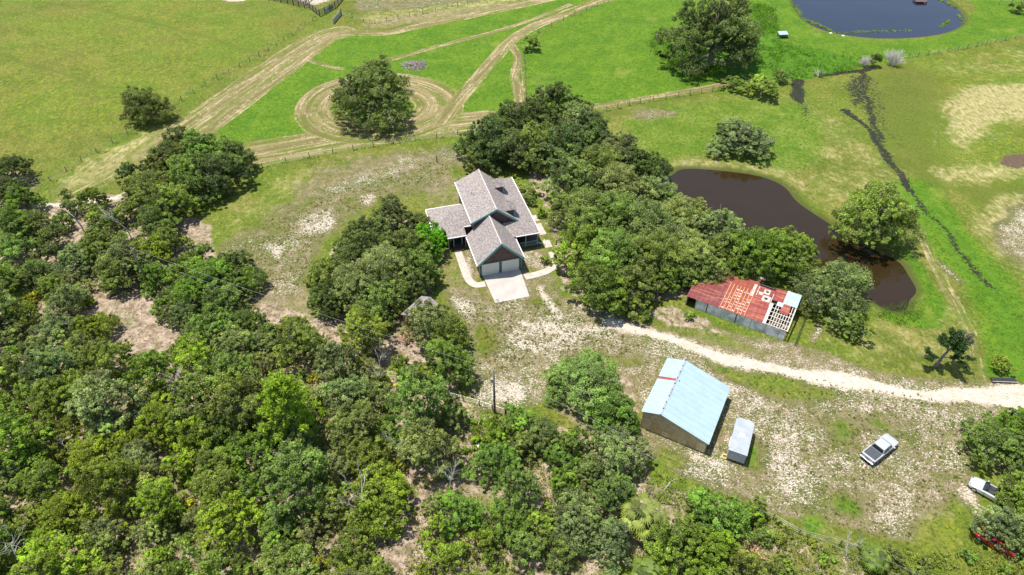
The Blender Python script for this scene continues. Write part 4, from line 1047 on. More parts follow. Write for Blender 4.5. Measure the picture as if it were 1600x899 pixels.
tree(1110, 858, 46, 'oak', 'lime', 'lime green oak at the bottom edge right of the fan palm')
tree(1552, 690, 46, 'oak', 'mid', 'green oak above the silver convertible')
tree(1600, 660, 40, 'oak', 'fresh', 'green oak cut by the right photo edge under the white road')
tree(1606, 708, 40, 'oak', 'mid', 'green oak at the right photo edge just above the silver convertible')
tree(1604, 776, 44, 'oak', 'fresh', 'pale green oak covering the tail of the silver convertible')
tree(1573, 820.5, 42, 'oak', 'pale', 'grey green oak covering the red car')
tree(1608, 836, 44, 'oak', 'pale', 'grey green oak in the lower right corner beside the red car')
# --- grove beside the house
G1 = 'oaks of the grove between house and brown pond'
for q in [(762, 214, 46, 'dark'), (800, 196, 42, 'dark'), (838, 180, 44, 'dark'), (872, 156, 46, 'dark'), (905, 190, 40, 'grey'), (752, 240, 30, 'dark'), (800, 232, 40, 'dark'), (842, 222, 46, 'mid'), (888, 226, 50, 'dark'), (930, 214, 40, 'dark'),
          (968, 238, 42, 'grey'), (1000, 258, 40, 'dark'), (894, 278, 48, 'grey'), (930, 262, 52, 'mid'), (972, 290, 54, 'grey'), (1016, 300, 40, 'pale'), (912, 325, 54, 'mid'), (952, 336, 60, 'mid'), (1010, 345, 58, 'grey'), (1068, 338, 56, 'pale'), (1112, 352, 48, 'pale'),
          (920, 382, 50, 'fresh'), (958, 396, 60, 'mid'), (1020, 400, 58, 'mid'), (1080, 400, 54, 'pale'), (1130, 392, 42, 'mid'), (936, 442, 50, 'fresh'), (985, 444, 48, 'mid'), (1095, 418, 38, 'mid'), (1036, 424, 36, 'fresh'), (1048, 372, 50, 'grey')]:
    tree(q[0], q[1], q[2], 'big' if q[2] > 50 else 'oak', q[3], group=G1)
# --- clump left of the house
G2 = 'oaks of the clump left of the house'
for q in [(618, 342, 40, 'dark'), (585, 362, 40, 'dark'), (655, 350, 28, 'mid'), (630, 380, 44, 'mid'), (560, 392, 46, 'dark'), (600, 415, 54, 'grey'), (648, 416, 42, 'mid'), (520, 428, 44, 'mid'), (552, 452, 50, 'grey'), (600, 462, 44, 'mid'), (510, 462, 36, 'dark'), (640, 448, 34, 'mid'), (575, 492, 38, 'mid'), (552, 372, 30, 'dark')]:
    tree(q[0], q[1], q[2], 'big' if q[2] > 48 else 'oak', q[3], group=G2)
# --- oaks in the upper left
G3 = 'oaks along the upper left of the woods'
for q in [(282, 218, 36, 'dark'), (318, 236, 44, 'mid'), (362, 240, 34, 'dark'), (262, 248, 40, 'dark'), (302, 272, 46, 'mid'), (345, 268, 40, 'dark'), (228, 292, 42, 'mid'), (262, 312, 42, 'mid'), (205, 270, 24, 'dark'), (240, 340, 36, 'mid'), (262, 376, 30, 'mid'),
          (18, 262, 30, 'dark'), (8, 300, 34, 'dark'), (30, 312, 30, 'mid'), (10, 345, 36, 'mid'), (52, 345, 28, 'dark'), (76, 368, 24, 'dark'), (20, 385, 34, 'mid'), (140, 312, 26, 'mid'), (112, 322, 18, 'dark'), (150, 332, 20, 'mid'), (172, 345, 22, 'mid'), (100, 302, 10, 'dark'),
          (160, 385, 40, 'mid'), (120, 400, 36, 'grey'), (200, 408, 44, 'grey'), (235, 392, 34, 'lime'), (180, 425, 36, 'mid'), (312, 398, 24, 'mid'), (360, 412, 34, 'dark'), (290, 418, 34, 'fresh'), (330, 430, 44, 'fresh'), (372, 440, 34, 'mid'), (300, 455, 40, 'fresh'), (345, 472, 42, 'mid'), (330, 512, 40, 'mid'), (382, 505, 30, 'mid'), (285, 490, 28, 'grey'), (455, 510, 28, 'olive'), (425, 520, 26, 'mid'),
          (68, 400, 26, 'dark'), (45, 430, 32, 'mid'), (8, 430, 30, 'mid'), (262, 470, 30, 'mid'), (118, 440, 24, 'grey'), (240, 432, 28, 'fresh'), (95, 345, 20, 'mid'), (148, 356, 16, 'dark'), (190, 330, 22, 'mid')]:
    tree(q[0], q[1], q[2], 'oak' if q[2] > 27 else 'scrub', q[3], group=G3)
# --- dense lower woods: scattered crowns, clearings left open
G4 = 'scrub oaks of the dense lower woods'
WOODS = [(-40, 440), (60, 415), (130, 445), (158, 520), (170, 560), (250, 555), (300, 530), (400, 540), (470, 520), (540, 505), (620, 540), (690, 585), (715, 640), (680, 690), (640, 760), (600, 830), (590, 950), (-40, 950)]
WOODS2 = [(770, 655), (850, 640), (900, 690), (990, 690), (1000, 740), (970, 790), (960, 850), (830, 870), (790, 830), (760, 760), (745, 700)]
WOODS3 = [(650, 800), (720, 760), (780, 820), (800, 880), (820, 940), (620, 950)]
CLEAR = [[(585, 800), (640, 765), (672, 725), (690, 670), (715, 650), (735, 665), (712, 720), (690, 765), (665, 800), (660, 890), (600, 890)], [(150, 470), (215, 450), (255, 500), (250, 550), (200, 560), (165, 530)], [(390, 575), (425, 570), (425, 605), (395, 605)], [(600, 520), (650, 520), (655, 550), (620, 580), (600, 560)], [(640, 540), (655, 560), (640, 575)],
         [(560, 800), (620, 780), (650, 790), (660, 880), (600, 880), (585, 830)], [(210, 600), (235, 605), (232, 640), (212, 640)], [(480, 500), (520, 490), (530, 520), (490, 530)]]
def scatter(poly, n, rmin, rmax, tones, group, k=.78, seed=1, placed=None):
    g = random.Random(seed); placed = placed if placed is not None else []
    xs_ = [p[0] for p in poly]; ys_ = [p[1] for p in poly]; pa = np.array(poly, float); cp = [np.array(c, float) for c in CLEAR]
    cnt = 0
    for _ in range(9000):
        if cnt >= n: break
        x = g.uniform(min(xs_), max(xs_)); y = g.uniform(min(ys_), max(ys_)); pt = np.array([[x, y]])
        if not inside(pt, pa)[0] or any(inside(pt, c)[0] for c in cp): continue
        r = rmin + (rmax - rmin) * g.random() ** 1.3
        w_ = P(x, y, 3)
        if any((w_.x - q[0]) ** 2 + (w_.y - q[1]) ** 2 < (k * (r + q[2])) ** 2 for q in placed): continue
        placed.append((w_.x, w_.y, r)); cnt += 1
        v = (y - 449.5) / F; zf = CH / (math.sin(PITCH) + v * math.cos(PITCH))
        kind = 'tall' if r > 2.9 and g.random() < .5 else 'oak' if r > 2.7 else 'scrub' if r > 1.25 else 'bush'
        tree(x, y, r * F / zf, kind, g.choice(tones), group=group, hscale=g.uniform(.85, 1.2))
    return placed
pl = scatter(WOODS, 122, 2.5, 4.9, ['grey', 'mid', 'mid', 'grey', 'pale', 'fresh', 'olive', 'olive', 'pale', 'lime'], G4, .64, 3)
pl = scatter(WOODS, 70, 1.0, 1.7, ['olive', 'lime', 'fresh', 'gold', 'lime', 'pale'], G4, .60, 4, pl)
G5 = 'oaks of the thicket left of the fan palm'
p2 = scatter(WOODS2, 34, 2.4, 3.9, ['mid', 'mid', 'fresh', 'grey', 'fresh', 'pale'], G5, .66, 5)
p3 = scatter(WOODS3, 16, 1.6, 3.0, ['fresh', 'lime', 'mid', 'pale'], G5, .68, 6, p2)
G6 = 'low shrubs along the bottom right of the yard'
EDGE = [(1130, 800), (1180, 790), (1250, 840), (1330, 855), (1440, 870), (1540, 860), (1640, 860), (1640, 960), (960, 960), (960, 880), (1010, 850)]
p4 = scatter(EDGE, 34, .9, 2.3, ['fresh', 'lime', 'olive', 'mid', 'olive'], G6, .72, 8)
G7 = 'low shrubs in the grassy gap of the woods'
scatter([(690, 640), (740, 632), (770, 660), (740, 700), (690, 780), (650, 760), (690, 700)], 9, .7, 1.3, ['lime', 'fresh', 'olive'], G7, .9, 9)
scatter([(1140, 770), (1180, 790), (1300, 850), (1260, 860), (1150, 820)], 9, .6, 1.1, ['olive', 'mid', 'olive'], G6, .8, 10)
finish_labels()

# --- lime pine
def pine_proto():
    g = np.random.default_rng(77); C, N, T = [], [], []
    ends = []
    for k in range(58):
        h = 3.2 + 8.2 * (k / 57); a = k * 2.4; L = (3.3 * (1 - (h - 3.2) / 10.5)) * g.uniform(.7, 1.1)
        e = np.array([L * math.cos(a), L * math.sin(a), h + .25 * L]); ends.append(e)
        for f in (.6, 1.0):
            c = np.array([e[0] * f, e[1] * f, h + .25 * L * f]); m = 60; d = unit(m, g); off = d * g.uniform(.08, .40, (m, 1)) * np.array([1, 1, 1.2])
            C.append(c + off); N.append(np.cross(d, unit(m, g)) + np.array([0, 0, .25])); T.append(np.column_stack([np.clip(g.normal(.5, .16, m), 0, 1), np.clip(g.normal(.2, .2, m), 0, 1), np.zeros(m)]))
    C, N, T = map(np.concatenate, (C, N, T)); N /= np.linalg.norm(N, axis=1, keepdims=True) + 1e-9
    me = leaf_mesh('crown', C, N, g.uniform(.28, .55, len(C)), T, g, .32)
    m = MB(); m.tube([(0, 0, -.1), (.1, 0, 4), (.05, .1, 8), (0, 0, 11.6)], [.22, .18, .12, .04], 9)
    for e in ends: m.tube([(0.05, 0, e[2] - .9), Vector(e) * .6 + Vector((0, 0, e[2] * .4 - .35)), e], [.06, .04, .015], 5)
    return me, m.mesh('trunk', M_BARK, True)
pb_ = P(452, 650, 6.5); pn = thing('pine_tree', 'tall lime green pine rising above the oaks left of the shack', 'tree', (pb_.x, pb_.y, 0))
pn.scale = (1.35, 1.35, 1.15); cm, tm = pine_proto(); c = new_obj('crown', cm, pn); c.color = (.23, .32, .032, 1); new_obj('trunk', tm, pn)

# --- fan palms
def palm_proto(seed, n=24, L=1.75):
    g = random.Random(seed); V, Fq, T = [], [], []
    m = MB()
    def add(q, t):
        b = len(V); V.extend(q); Fq.append((b, b + 1, b + 2, b + 3)); T.append(t)
    top = Vector((0, 0, 3.4))
    for k in range(-10, n):
        a = k * 2.399; u = max(0, k / (n - 1)); el = math.radians((66 - 100 * u ** .8 + g.uniform(-8, 8)) if k >= 0 else g.uniform(66, 88)); d = Vector((math.cos(a) * math.cos(el), math.sin(a) * math.cos(el), math.sin(el)))
        pet = L * g.uniform(.75, 1.05) * (.45 + .55 * min(1, u * 2.2)) * (.5 if k < 0 else 1); ft_ = g.uniform(.15, .95); p1 = top + d * pet * .6 + Vector((0, 0, .12)); p2 = top + d * pet - Vector((0, 0, .1 * pet))
        m.tube([top, p1, p2], [.03, .022, .015], 4)
        ax = (p2 - p1).normalized(); sd_ = ax.cross(Vector((0, 0, 1)));
        sd_ = sd_.normalized() if sd_.length > .05 else Vector((1, 0, 0)); up = sd_.cross(ax)
        for j in range(9):
            f = math.radians(-58 + 116 * j / 8); dr = (ax * math.cos(f) + sd_ * math.sin(f)).normalized(); ll = L * .78 * (1 - .25 * abs(f) / 1.7) * g.uniform(.85, 1.08)
            mid_ = p2 + dr * ll * .55 + up * .05; tip = p2 + dr * ll - Vector((0, 0, .28 * ll)); sp = dr.cross(up).normalized() * .12
            add([tuple(p2), tuple(mid_ + sp), tuple(tip), tuple(mid_ - sp)], (ft_ + g.uniform(-.1, .1), max(0, min(1, (u - .3) * 2.2 + g.uniform(-.1, .25))), 0))
    me = mesh_np('crown', np.array(V), np.array(Fq), [M_LEAF]); at = me.attributes.new('tint', 'FLOAT_COLOR', 'FACE')
    at.data.foreach_set('color', np.column_stack([np.array(T), np.ones(len(T))]).astype(np.float32).ravel())
    m.tube([(0, 0, -.1), (.05, 0, 1.7), (0, 0, 3.45)], [.2, .17, .16], 9)
    return me, m.mesh('trunk', M_BARK, True)
cm, tm = palm_proto(5)
for px, py, s, lab in ((1003, 802, 1.0, 'fan palm with yellowing lower fronds in the thicket'), (1010, 896, .7, 'smaller fan palm cut by the bottom edge'), (1370, 872, .62, 'low dark fan palm at the bottom edge of the yard')):
    b = P(px, py, 3.2 * s); o = thing('fan_palm', lab, 'palm', (b.x, b.y, 0), px); o.scale = (s, s, s)
    c = new_obj('crown', cm, o); c.color = (.19, .225, .05, 1) if s > .7 else (.14, .20, .035, 1); new_obj('trunk', tm, o)

# --- dead and bare wood
def branch(m, p, d, L, r, depth, g, spread=.6):
    e = p + d * L; mid_ = p.lerp(e, .5) + Vector((g.uniform(-1, 1), g.uniform(-1, 1), g.uniform(-1, 1))) * L * .08
    m.tube([p, mid_, e], [r, r * .8, r * .6], 5 if depth > 1 else 4, False)
    if depth == 0: return
    for k in range(g.choice((2, 3))):
        nd = (d + Vector((g.uniform(-1, 1), g.uniform(-1, 1), g.uniform(-.5, .8))) * spread).normalized()
        branch(m, e if k else mid_, nd, L * g.uniform(.6, .85), r * .58, depth - 1, g, spread)
def bare(seed, H, r, depth, tilt=(0, 0), spread=.6, n=1, mat=None):
    g = random.Random(seed); m = MB()
    for k in range(n):
        d = Vector((tilt[0] + (g.uniform(-.9, .9) if n > 1 else 0), tilt[1] + (g.uniform(-.9, .9) if n > 1 else 0), 1)).normalized()
        branch(m, Vector((0, 0, -.05)), d, H * g.uniform(.35, .5), r, depth, g, spread)
    return m.mesh('bare_branches', mat or M_GREYWOOD, True)
def bare_thing(px, py, name, lab, me, cat='dead tree', s=1.0, rz=0, group=None):
    b = P(px, py); o = thing(name, lab, cat, b, rz, group, me); o.scale = (s, s, s); return o
heap = bare(3, 2.6, .075, 4, spread=.6, n=22, mat=simple('pale_twigs', (.56, .51, .49), .95, var=.15))
bare_thing(1393, 103, 'brush_heap', 'larger pale grey brush heap by the right pasture fence', heap, 'brush', 1.25)
bare_thing(1350, 104, 'brush_heap', 'smaller pale grey brush heap at the head of the ditch', heap, 'brush', .8, 1.2)
bare_thing(1279, 120, 'dead_stump', 'bleached uprooted stump between dark pool and wet ditch', bare(9, 1.8, .2, 3, n=4), 'stump')
dt = [bare(s, 6.6, .13, 4, (.2, .1), .7, 1, simple('bone_wood', (.50, .46, .41), .9, var=.15)) for s in (21, 22, 23)]
for i, (px, py, lab, s) in enumerate([(162, 668, 'grey fallen dead tree in the middle of the lower left woods', 1.0), (298, 650, 'bare grey branches above the lower left woods', .9), (575, 812, 'bare pale branches left of the sandy gap in woods', .9), (600, 598, 'thin dead tree above the woods left of the transformer pole', 1.0),
                                      (40, 880, 'grey dead branches in the bottom left corner', 1.0), (700, 770, 'pale dead branches on the right of the sandy gap in woods', .7), (1322, 872, 'dead grey branches lying at the bottom edge of the yard', .7), (205, 372, 'low bare tree on the pink sandy patch at upper left', .9), (630, 722, 'bare twigs just left of the grassy gap of the woods', .7), (118, 720, 'bare grey twigs near the left photo edge', .7)]):
    bare_thing(px, py, 'dead_tree', lab, dt[i % 3], 'dead tree', s, i * 1.3)
m = MB(); m.tube([(0, 0, 0), (.5, .1, 2.4), (1.0, .2, 4.1)], [.09, .075, .05], 7); m.tube([(1.0, .2, 4.1), (1.5, .3, 4.55), (2.2, .4, 4.0)], [.05, .035, .02], 5); m.tube([(.95, .2, 3.9), (1.15, .1, 3.2), (1.5, 0, 2.5)], [.05, .04, .03], 5); m.tube([(.6, .12, 2.8), (1.0, .1, 2.6)], [.04, .03], 5)
bare_thing(1026, 786, 'dead_snag', 'white dead snag with a drooping arm above the fan palm', m.mesh('snag', M_GREYWOOD, True))
m = MB(); m.tube([(0, 0, 0), (.1, .05, 1.4), (.28, .1, 2.6)], [.15, .13, .08], 7); m.tube([(.2, .08, 2.0), (.4, .1, 2.4)], [.06, .03], 5)
bare_thing(1010, 784, 'broken_trunk', 'short broken grey trunk beside the white dead snag', m.mesh('broken_trunk', M_WOOD, True))
m = MB(); m.tube([(0, 0, 0), (-.1, 0, 2.0), (-.6, .1, 3.6), (-1.5, .2, 5.2)], [.13, .12, .10, .06], 7); m.tube([(-.5, .1, 3.4), (.2, .2, 4.6)], [.07, .03], 5)
bare_thing(134, 366, 'leaning_trunk', 'pale leaning bare trunk among the oaks at upper left', m.mesh('leaning_trunk', M_GREYWOOD, True))

# sparse half dead oak by the road
def sparse_oak():
    g = np.random.default_rng(31); gr = random.Random(13); m = MB(); tips = []
    m.tube([(0, 0, -.1), (.25, .05, 1.0), (.3, .1, 1.9), (.65, .2, 3.0)], [.3, .22, .19, .15], 9)
    def grow(p, d, L, r, depth, kind):
        e = p + d * L; q = p.lerp(e, .5) + Vector((gr.uniform(-1, 1), gr.uniform(-1, 1), gr.uniform(-.3, 1))) * L * .13
        m.tube([p, q, e], [r, r * .8, r * .6], 5, False); tips.append((e, depth, kind))
        if depth < 3: tips.append((q, depth, kind))
        if depth == 0: return
        for k in range(3 if depth > 1 else 2):
            nd = (d + Vector((gr.uniform(-1, 1), gr.uniform(-1, 1), gr.uniform(-.6, .7))) * .75).normalized()
            grow(e if k else q, nd, L * gr.uniform(.55, .8), r * .6, depth - 1, kind)
    f = Vector((.65, .2, 3.0))
    grow(f, Vector((-.05, .3, 1)).normalized(), 1.5, .12, 3, 0); grow(f, Vector((.2, -.2, .9)).normalized(), 1.2, .1, 3, 0)
    grow(f, Vector((.9, .15, .75)).normalized(), 1.6, .11, 3, 1); grow(Vector((.25, .05, 1.6)), Vector((-.95, -.1, .45)).normalized(), 1.4, .08, 2, 0)
    grow(Vector((.35, .1, 2.0)), Vector((.95, -.4, .3)).normalized(), 1.7, .08, 2, 0); grow(f, Vector((-.5, .2, .9)).normalized(), 1.3, .1, 3, 0)
    C, N, T = [], [], []
    for e, depth, z in tips:
        if depth == 3: continue
        k = (70 if not z else 26); rr_ = gr.uniform(.28, .55) * (1 if not z else .7); off = unit(k, g) * g.uniform(.1, 1, (k, 1)) * rr_ * np.array([1, 1, .75 if not z else 1.5])
        C.append(np.array(e) + off - np.array([0, 0, .3 * z])); N.append(off / rr_ + unit(k, g)); T.append(np.column_stack([np.clip(g.normal(.45, .2, k), 0, 1), np.zeros(k), np.full(k, .8 * z)]))
    C, N, T = map(np.concatenate, (C, N, T)); N /= np.linalg.norm(N, axis=1, keepdims=True) + 1e-9
    return leaf_mesh('crown', C, N, g.uniform(.14, .30, len(C)), T, g), m.mesh('trunk', M_BARK, True)
b = P(1460, 574); o = thing('half_dead_oak', 'sparse half dead oak hung with grey moss by the white road', 'tree', b)
cm, tm = sparse_oak(); c = new_obj('crown', cm, o); c.color = (.055, .10, .03, 1); new_obj('trunk', tm, o)

# --- ground cover nobody could count
def cover(name, label, spots, color, leaf=(.2, .45), aspect=.4, up=.9, seed=1, h=(.1, .7), per=16, cat='undergrowth'):
    g = np.random.default_rng(seed); n = len(spots); S = np.array(spots)
    C = np.repeat(S[:, :3], per, 0); r = np.repeat(S[:, 3], per)
    C = C + np.column_stack([g.normal(0, .45, (n * per, 2)) * r[:, None], g.uniform(h[0], h[1], n * per) * r])
    N = unit(n * per, g) + np.array([0, 0, up]); N /= np.linalg.norm(N, axis=1, keepdims=True)
    sh = np.repeat(g.normal(.5, .18, n), per) + g.normal(0, .12, n * per); wm = np.repeat(np.clip(g.normal(.2, .35, n), 0, 1), per)
    me = leaf_mesh(name, C, N, g.uniform(leaf[0], leaf[1], n * per) * np.sqrt(r), np.column_stack([np.clip(sh, 0, 1.1), wm, (g.random(n * per) < .05) * 1.0]), g, aspect)
    o = new_obj(name, me); o.color = (*color, 1); return stuff(o, 'stuff', label, cat)
def spots_in(polys, n, seed, r=(.5, 1.4), avoid=(), line=False):
    g = random.Random(seed); out = []
    for px in polys:
        pa = np.array(px, float); a = pa.min(0); b_ = pa.max(0); k = 0
        while k < n:
            x, y = g.uniform(a[0], b_[0]), g.uniform(a[1], b_[1]); pt = np.array([[x, y]])
            k += .02
            if not inside(pt, pa)[0] or any(inside(pt, np.array(c, float))[0] for c in avoid): continue
            k += .98; w_ = P(x, y); out.append((w_.x, w_.y, 0, g.uniform(*r)))
    return out
cover('undergrowth', 'low mixed scrub and palmetto under the lower woods', spots_in([WOODS], 1700, 2, avoid=CLEAR) + spots_in([WOODS2], 320, 3) + spots_in([WOODS3], 140, 4) + spots_in([EDGE], 1100, 5, (.35, .95)) + spots_in([[(1000, 735), (1060, 745), (1150, 785), (1180, 800), (1100, 830), (1010, 780)]], 120, 25, (.3, .8)) + spots_in([[(600, 800), (680, 780), (800, 830), (960, 840), (960, 930), (600, 930)]], 260, 26, (.3, .9), CLEAR) + spots_in([[(690, 630), (760, 640), (790, 660), (740, 700), (690, 760), (640, 770), (680, 700)]], 130, 15, (.3, .8)), (.185, .225, .042), seed=4)
cover('undergrowth', 'low scrub between the oaks at the upper left', spots_in([[(-20, 330), (100, 330), (250, 340), (400, 440), (410, 520), (300, 540), (260, 450), (140, 440), (-20, 480)]], 170, 6, (.4, 1.0), avoid=CLEAR), (.12, .15, .04), seed=5)
cover('weed_bank', 'tall bright green weeds on the bank below the blue pond', spots_in([[(1205, 62), (1250, 72), (1345, 90), (1350, 106), (1280, 122), (1230, 124), (1200, 110), (1165, 95)], [(1020, 50), (1050, 60), (1080, 92), (1140, 108), (1110, 122), (1040, 100), (1010, 75)], [(1175, 5), (1210, 15), (1215, 50), (1180, 60)]], 330, 7, (.5, 1.3)), (.10, .215, .014), (.25, .6), .35, .6, 6, (.1, .9), 14, 'weeds')
cover('ditch_weeds', 'rank dark green weeds along the wet ditch and pond shore', spots_in([[(1425, 300), (1440, 305), (1500, 390), (1600, 480), (1600, 560), (1560, 540), (1520, 450), (1465, 390)], [(1378, 480), (1430, 470), (1447, 465), (1440, 500), (1400, 510), (1370, 495)]], 240, 8, (.25, .6)), (.09, .17, .016), (.15, .35), .35, .7, 7, (.05, .5), 10, 'weeds')
cover('yard_tufts', 'low tufts of grass and weeds growing in the sandy yard', spots_in([[(700, 470), (880, 470), (1000, 540), (960, 560), (860, 560), (740, 600)], [(1120, 570), (1400, 610), (1600, 650), (1510, 690), (1510, 800), (1420, 850), (1200, 790), (1180, 640)], [(360, 400), (440, 330), (700, 240), (700, 290), (520, 340), (460, 460), (400, 450)]], 620, 31, (.10, .26)), (.14, .145, .045), (.3, .6), .4, .9, 32, (.05, .8), 9, 'grass')
def water_weed():
    g = random.Random(12); out = []
    for a, b_, n, r in (((1330, 48), (1425, 46), 70, .35), ((1255, 28), (1300, 46), 60, .6), ((1240, 5), (1252, 22), 30, .7), ((1470, 42), (1484, 30), 40, .5), ((1498, 22), (1508, 36), 30, .5), ((1300, 50), (1330, 50), 20, .4), ((1470, -2), (1495, 10), 30, .6)):
        for k in range(n):
            t_ = g.random(); w_ = P(a[0] + (b_[0] - a[0]) * t_, a[1] + (b_[1] - a[1]) * t_ + g.uniform(-1.5, 1.5)); out.append((w_.x, w_.y, -.36, r * g.uniform(.7, 1.2)))
    return out
cover('pond_weed', 'floating green weed along the near shore of the blue pond', water_weed(), (.13, .20, .035), (.3, .7), .5, 2.2, 9, (.02, .3), 10, 'weeds')

# ------------------------------------------------------------------ FENCES
def fence(label, px, spacing, ph=1.25, weeds=None, name='pasture_fence', posts=None):
    L = [P(*q) for q in px]; o = thing(name, label, 'fence', L[0])
    pts = []
    for a, b_ in zip(L, L[1:]):
        n = max(1, round((b_ - a).length / spacing)); pts += [a.lerp(b_, k / n) for k in range(n)]
    pts.append(L[-1]); pm = None
    base = L[0]
    for i, p_ in enumerate(pts):
        if pm is None:
            pm = MB().tube([(0, 0, -.1), (0, 0, ph * .5), (0, 0, ph)], [.075, .07, .065], 6).mesh('post', M_WOOD)
        q = new_obj('post', pm, o); q.location = p_ - base; q.rotation_euler = (rnd.uniform(-.06, .06), rnd.uniform(-.06, .06), rnd.uniform(0, 3)); q.scale = (1, 1, rnd.uniform(.85, 1.12))
    m = MB()
    for h in (.35, .7, 1.05): m.tube([p_ - base + Vector((0, 0, h * ph / 1.25)) for p_ in pts], .009, 3, False)
    m.part('wire', M_STEEL, o)
    return pts
FW = []
FW += fence('long wire fence bordering the yellow upper left pasture', [(50, 306), (79, 283), (152, 239), (200, 210), (284, 158), (375, 105), (420, 80), (478, 40), (500, 27)], 3.6)
FW += fence('wire fence running below the mown ring track', [(410, 262), (520, 240), (615, 225), (715, 211)], 4.3)
FW += fence('wire fence above the lawn between grove and ditch', [(930, 178), (1000, 162), (1060, 152), (1130, 141)], 3.3)
FW += fence('wire fence along the right pasture below the blue pond', [(1405, 92), (1434, 89), (1496, 79), (1555, 67), (1600, 58), (1660, 45)], 3.2)
FW += fence('wire fence at the top left of the blue track fork', [(533, 24), (586, 37), (640, 26), (700, 14), (760, 0)], 3.6)
FW += fence('short wire fence between the track fork and the grove', [(818, 68), (820, 110), (822, 175)], 4.5)
FW += fence('short wire fence at the top of the middle field', [(822, 62), (880, 32), (950, 4)], 5.0)
FW += fence('low wire fence behind the utility pole', [(690, 618), (724, 627), (749, 634), (791, 648)], 2.4)
fence('old wire fence through the shrubs at the bottom of the yard', [(1155, 793), (1207, 812), (1247, 835), (1311, 852), (1400, 880)], 4.0)
fence('wire fence far right beyond the blue pond', [(1560, 8), (1580, 6), (1610, 2)], 3.5)
m = MB().tube([(0, 0, 0), (0, 0, 1.3)], .12, 8).mesh('gate_post', M_DARK); bp = P(790, 649)
thing('gate_post', 'thick dark post right of the transformer pole', 'post', (bp.x, bp.y, 0), 0, None, m).scale = (1, 1, 1.3)
sp = []
g_ = random.Random(3)
for p_ in FW[:-4]:
    for k in range(4): sp.append((p_.x + g_.uniform(-1.8, 1.8), p_.y + g_.uniform(-.25, .25) , 0, g_.uniform(.15, .42)))
cover('fence_weeds', 'taller dark grass left standing along the pasture fences', sp, (.055, .085, .018), (.25, .5), .3, .6, 12, (.05, .9), 10, 'weeds')

# cattle pens and gate at the top left
o = thing('cattle_pen', 'dark rail cattle pen on pale sand cut by the top edge', 'cattle pen', P(500, 27))
b0 = o.location.copy()
def rails(line, n, hh, nm, mat):
    L = [P(*q) for q in line]; m = MB()
    for a, b_ in zip(L, L[1:]):
        for k in range(n): bar(m, a - b0 + Vector((0, 0, hh * (k + 1) / n)), b_ - b0 + Vector((0, 0, hh * (k + 1) / n)), .05, .09)
    m.part(nm, mat, o)
    for a, b_ in zip(L, L[1:]):
        c_ = max(1, round((b_ - a).length / 2.4))
        for k in range(c_ + 1):
            p_ = a.lerp(b_, k / c_) - b0; MB().box(p_.x - .09, p_.x + .09, p_.y - .09, p_.y + .09, 0, hh + .2).part('post', M_DARK, o)
rails([(418, 0), (450, 7), (485, 15), (500, 26)], 4, 1.7, 'rail', M_WOOD); rails([(500, 26), (508, 22), (524, 13), (533, 2), (545, -12)], 4, 1.7, 'rail', M_WOOD); rails([(478, 8), (495, -8)], 3, 1.6, 'rail', M_GREYWOOD); rails([(440, -4), (480, 6)], 3, 1.6, 'rail', M_GREYWOOD)
m = MB(); L = [P(509, 22), P(521, 14)]; d = L[1] - L[0]; m.prism([L[0] - b0 + Vector((0, 0, .1)), L[1] - b0 + Vector((0, 0, .1)), L[1] - b0 + Vector((0, 0, 1.4)), L[0] - b0 + Vector((0, 0, 1.4))], (.04, .04, 0)); m.part('sheet_panel', M_TIN, o)
ga, gb_ = P(521, 38), P(533, 24); o = thing('field_gate', 'grey sheeted field gate standing open by the cattle pen', 'gate', ga); d = gb_ - ga
m = MB(); m.prism([(0, 0, .15), d + Vector((0, 0, .15)), d + Vector((0, 0, 1.3)), (0, 0, 1.3)], (.05, .03, 0)); m.part('panel', simple('gate_sheet', (.36, .37, .37), .5, .2), o)
m = MB(); bar(m, (0, 0, .12), d + Vector((0, 0, .12)), .04, .04); m.part('frame', M_STEEL, o); m = MB(); bar(m, (0, 0, 1.34), d + Vector((0, 0, 1.34)), .04, .04); m.part('frame', M_STEEL, o)
MB().tube([d + Vector((.1, .1, 0)), d + Vector((.1, .1, 1.7))], .13, 8).part('post', M_DARK, o)

# ------------------------------------------------------------------ SMALL THINGS
a = P(1217, 61); o = thing('feed_table', 'small feeder with pale blue tin top on the bank', 'feeder', a, .1)
m = MB(); m.slab([(0, 0, 1.05), (2.5, .1, 1.05), (2.5, 1.9, 1.3), (0, 1.8, 1.3)], .06); m.part('roof', M_BLUETIN, o)
for x, y in ((.12, .12), (2.35, .2), (.12, 1.7), (2.35, 1.75)): MB().box(x - .06, x + .06, y - .06, y + .06, 0, 1.02 if y < 1 else 1.22).part('leg', M_DARK, o)
MB().box(.2, 2.3, .3, 1.5, .25, .55, .03).part('trough', M_WOOD, o)
a = P(1438, 4, -.36); o = thing('reflection_dock', 'dark wooden dock put in for a reflection on the blue pond at the top edge', 'dock', (a.x, a.y, -.36))  # dock shape added where a dark reflection lies on the water
m = MB()
for k in range(9): m.box(-1.6 + k * .36, -1.6 + k * .36 + .33, -1.0, 1.6, .45, .52)
m.part('deck', simple('dock_boards', (.10, .055, .045), .8), o)
for x in (-1.4, 1.4):
    for y in (-.8, 1.4): MB().box(x - .09, x + .09, y - .09, y + .09, -.8, .447).part('leg', M_DARK, o)
a = P(1550, 598); o = thing('water_trough', 'long dark trough with a pale rim beneath the small olive tree', 'trough', a, -.05)
m = MB(); m.box(0, 3.3, 0, .75, 0, .26, .04); m.part('tank', M_DARK, o); m = MB()
for q in ((-.03, 3.33, -.05, .03),): m.box(q[0], q[1], q[2], q[3], .20, .28)
m.part('rim', M_GREYWOOD, o)
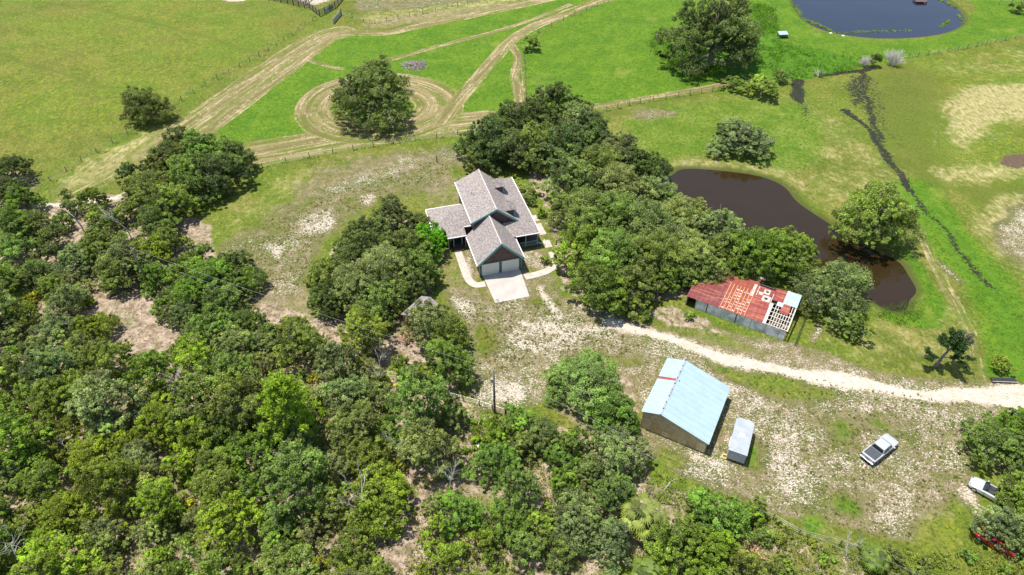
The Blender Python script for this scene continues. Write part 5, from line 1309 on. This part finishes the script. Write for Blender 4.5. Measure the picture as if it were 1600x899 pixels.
a = P(1578, 655); o = thing('feed_box', 'small dark box at the top of the right hand oaks', 'box', a, .1); MB().box(0, 1.0, 0, .7, 0, .6, .03).part('case', M_DARK, o); MB().box(-.05, 1.05, -.05, .75, .605, .68, .02).part('lid', M_TIN, o)
a = P(748, 700); m = MB(); m.tube([(0, 0, 0), (0, 0, .3), (0, 0, .62)], [.24, .28, .31], 16); o = thing('bucket', 'white bucket lying in the weeds below the transformer pole', 'bucket', a, 0, None, m.mesh('bucket', M_WHITE, True))
a = P(1132, 714); m = MB()
ring_ = [(.30 * math.cos(t_), .30 * math.sin(t_), .1) for t_ in np.linspace(0, 2 * math.pi, 19)]
m.tube(ring_, .10, 8, False); thing('tyre', 'yellow ring shaped tyre lying left of the cargo trailer', 'tyre', a, 0, None, m.mesh('tyre', simple('yellow_rubber', (.52, .40, .12), .7), True))
def pile(name, lab, px, py, n, R, col, seed, cat, hmax=.9, var=.35):
    g = random.Random(seed); m = MB()
    for k in range(n):
        a_ = g.uniform(0, 6.28); r_ = R * g.random() ** .7; h_ = hmax * (1 - r_ / R) * .8
        p0 = Vector((math.cos(a_) * r_, math.sin(a_) * r_ * .8, h_ * g.random())); d_ = Vector((g.uniform(-1, 1), g.uniform(-1, 1), g.uniform(-.15, .35))).normalized() * g.uniform(.5, 1.4)
        m.tube([p0, p0 + d_], [g.uniform(.04, .13), .03], 5)
    return thing(name, lab, cat, P(px, py), 0, None, m.mesh(name, simple(name + '_wood', col, .95, var=var, scale=2)))
pile('branch_pile', 'grey heap of cut branches right of the ringed oak', 648, 103, 220, 3.4, (.27, .23, .21), 5, 'wood pile')
pile('debris_pile', 'orange and pale debris heap at the bottom right thicket', 1170, 868, 70, 1.7, (.42, .22, .14), 6, 'debris')
pile('debris_pile', 'orange scrap heap in front of the small shack', 636, 530, 60, 1.6, (.36, .22, .15), 8, 'debris')
for px, py, lab, sx, sy in ((697, 336, 'pale slab lying on the grass behind the left wing', 1.5, 1.0),):
    a = P(px, py); o = thing('concrete_slab', lab, 'slab', a, .5); MB().box(-sx / 2, sx / 2, -sy / 2, sy / 2, 0, .16, .02).part('block', M_CONC, o)
for px, py, lab in ((1298, 52, 'left white rock on the near shore of the blue pond'), (1318, 56, 'right white rock on the near shore of the blue pond')):
    m = MB(); r_ = bmesh.ops.create_icosphere(m.bm, subdivisions=2, radius=.45)
    for v_ in r_['verts']: v_.co = v_.co * (1 + .25 * math.sin(v_.co.x * 9 + v_.co.y * 7)); v_.co.z *= .55
    a = P(px, py); thing('shore_rock', lab, 'rock', (a.x, a.y, -.1), px, None, m.mesh('shore_rock', M_WHITE, False))
a = P(683, 254); m = MB(); m.tube([(0, 0, 0), (0, 0, 1.5)], .09, 7); thing('lone_post', 'single dark post in the dry lawn above the left wing', 'post', a, 0, None, m.mesh('lone_post', M_DARK))
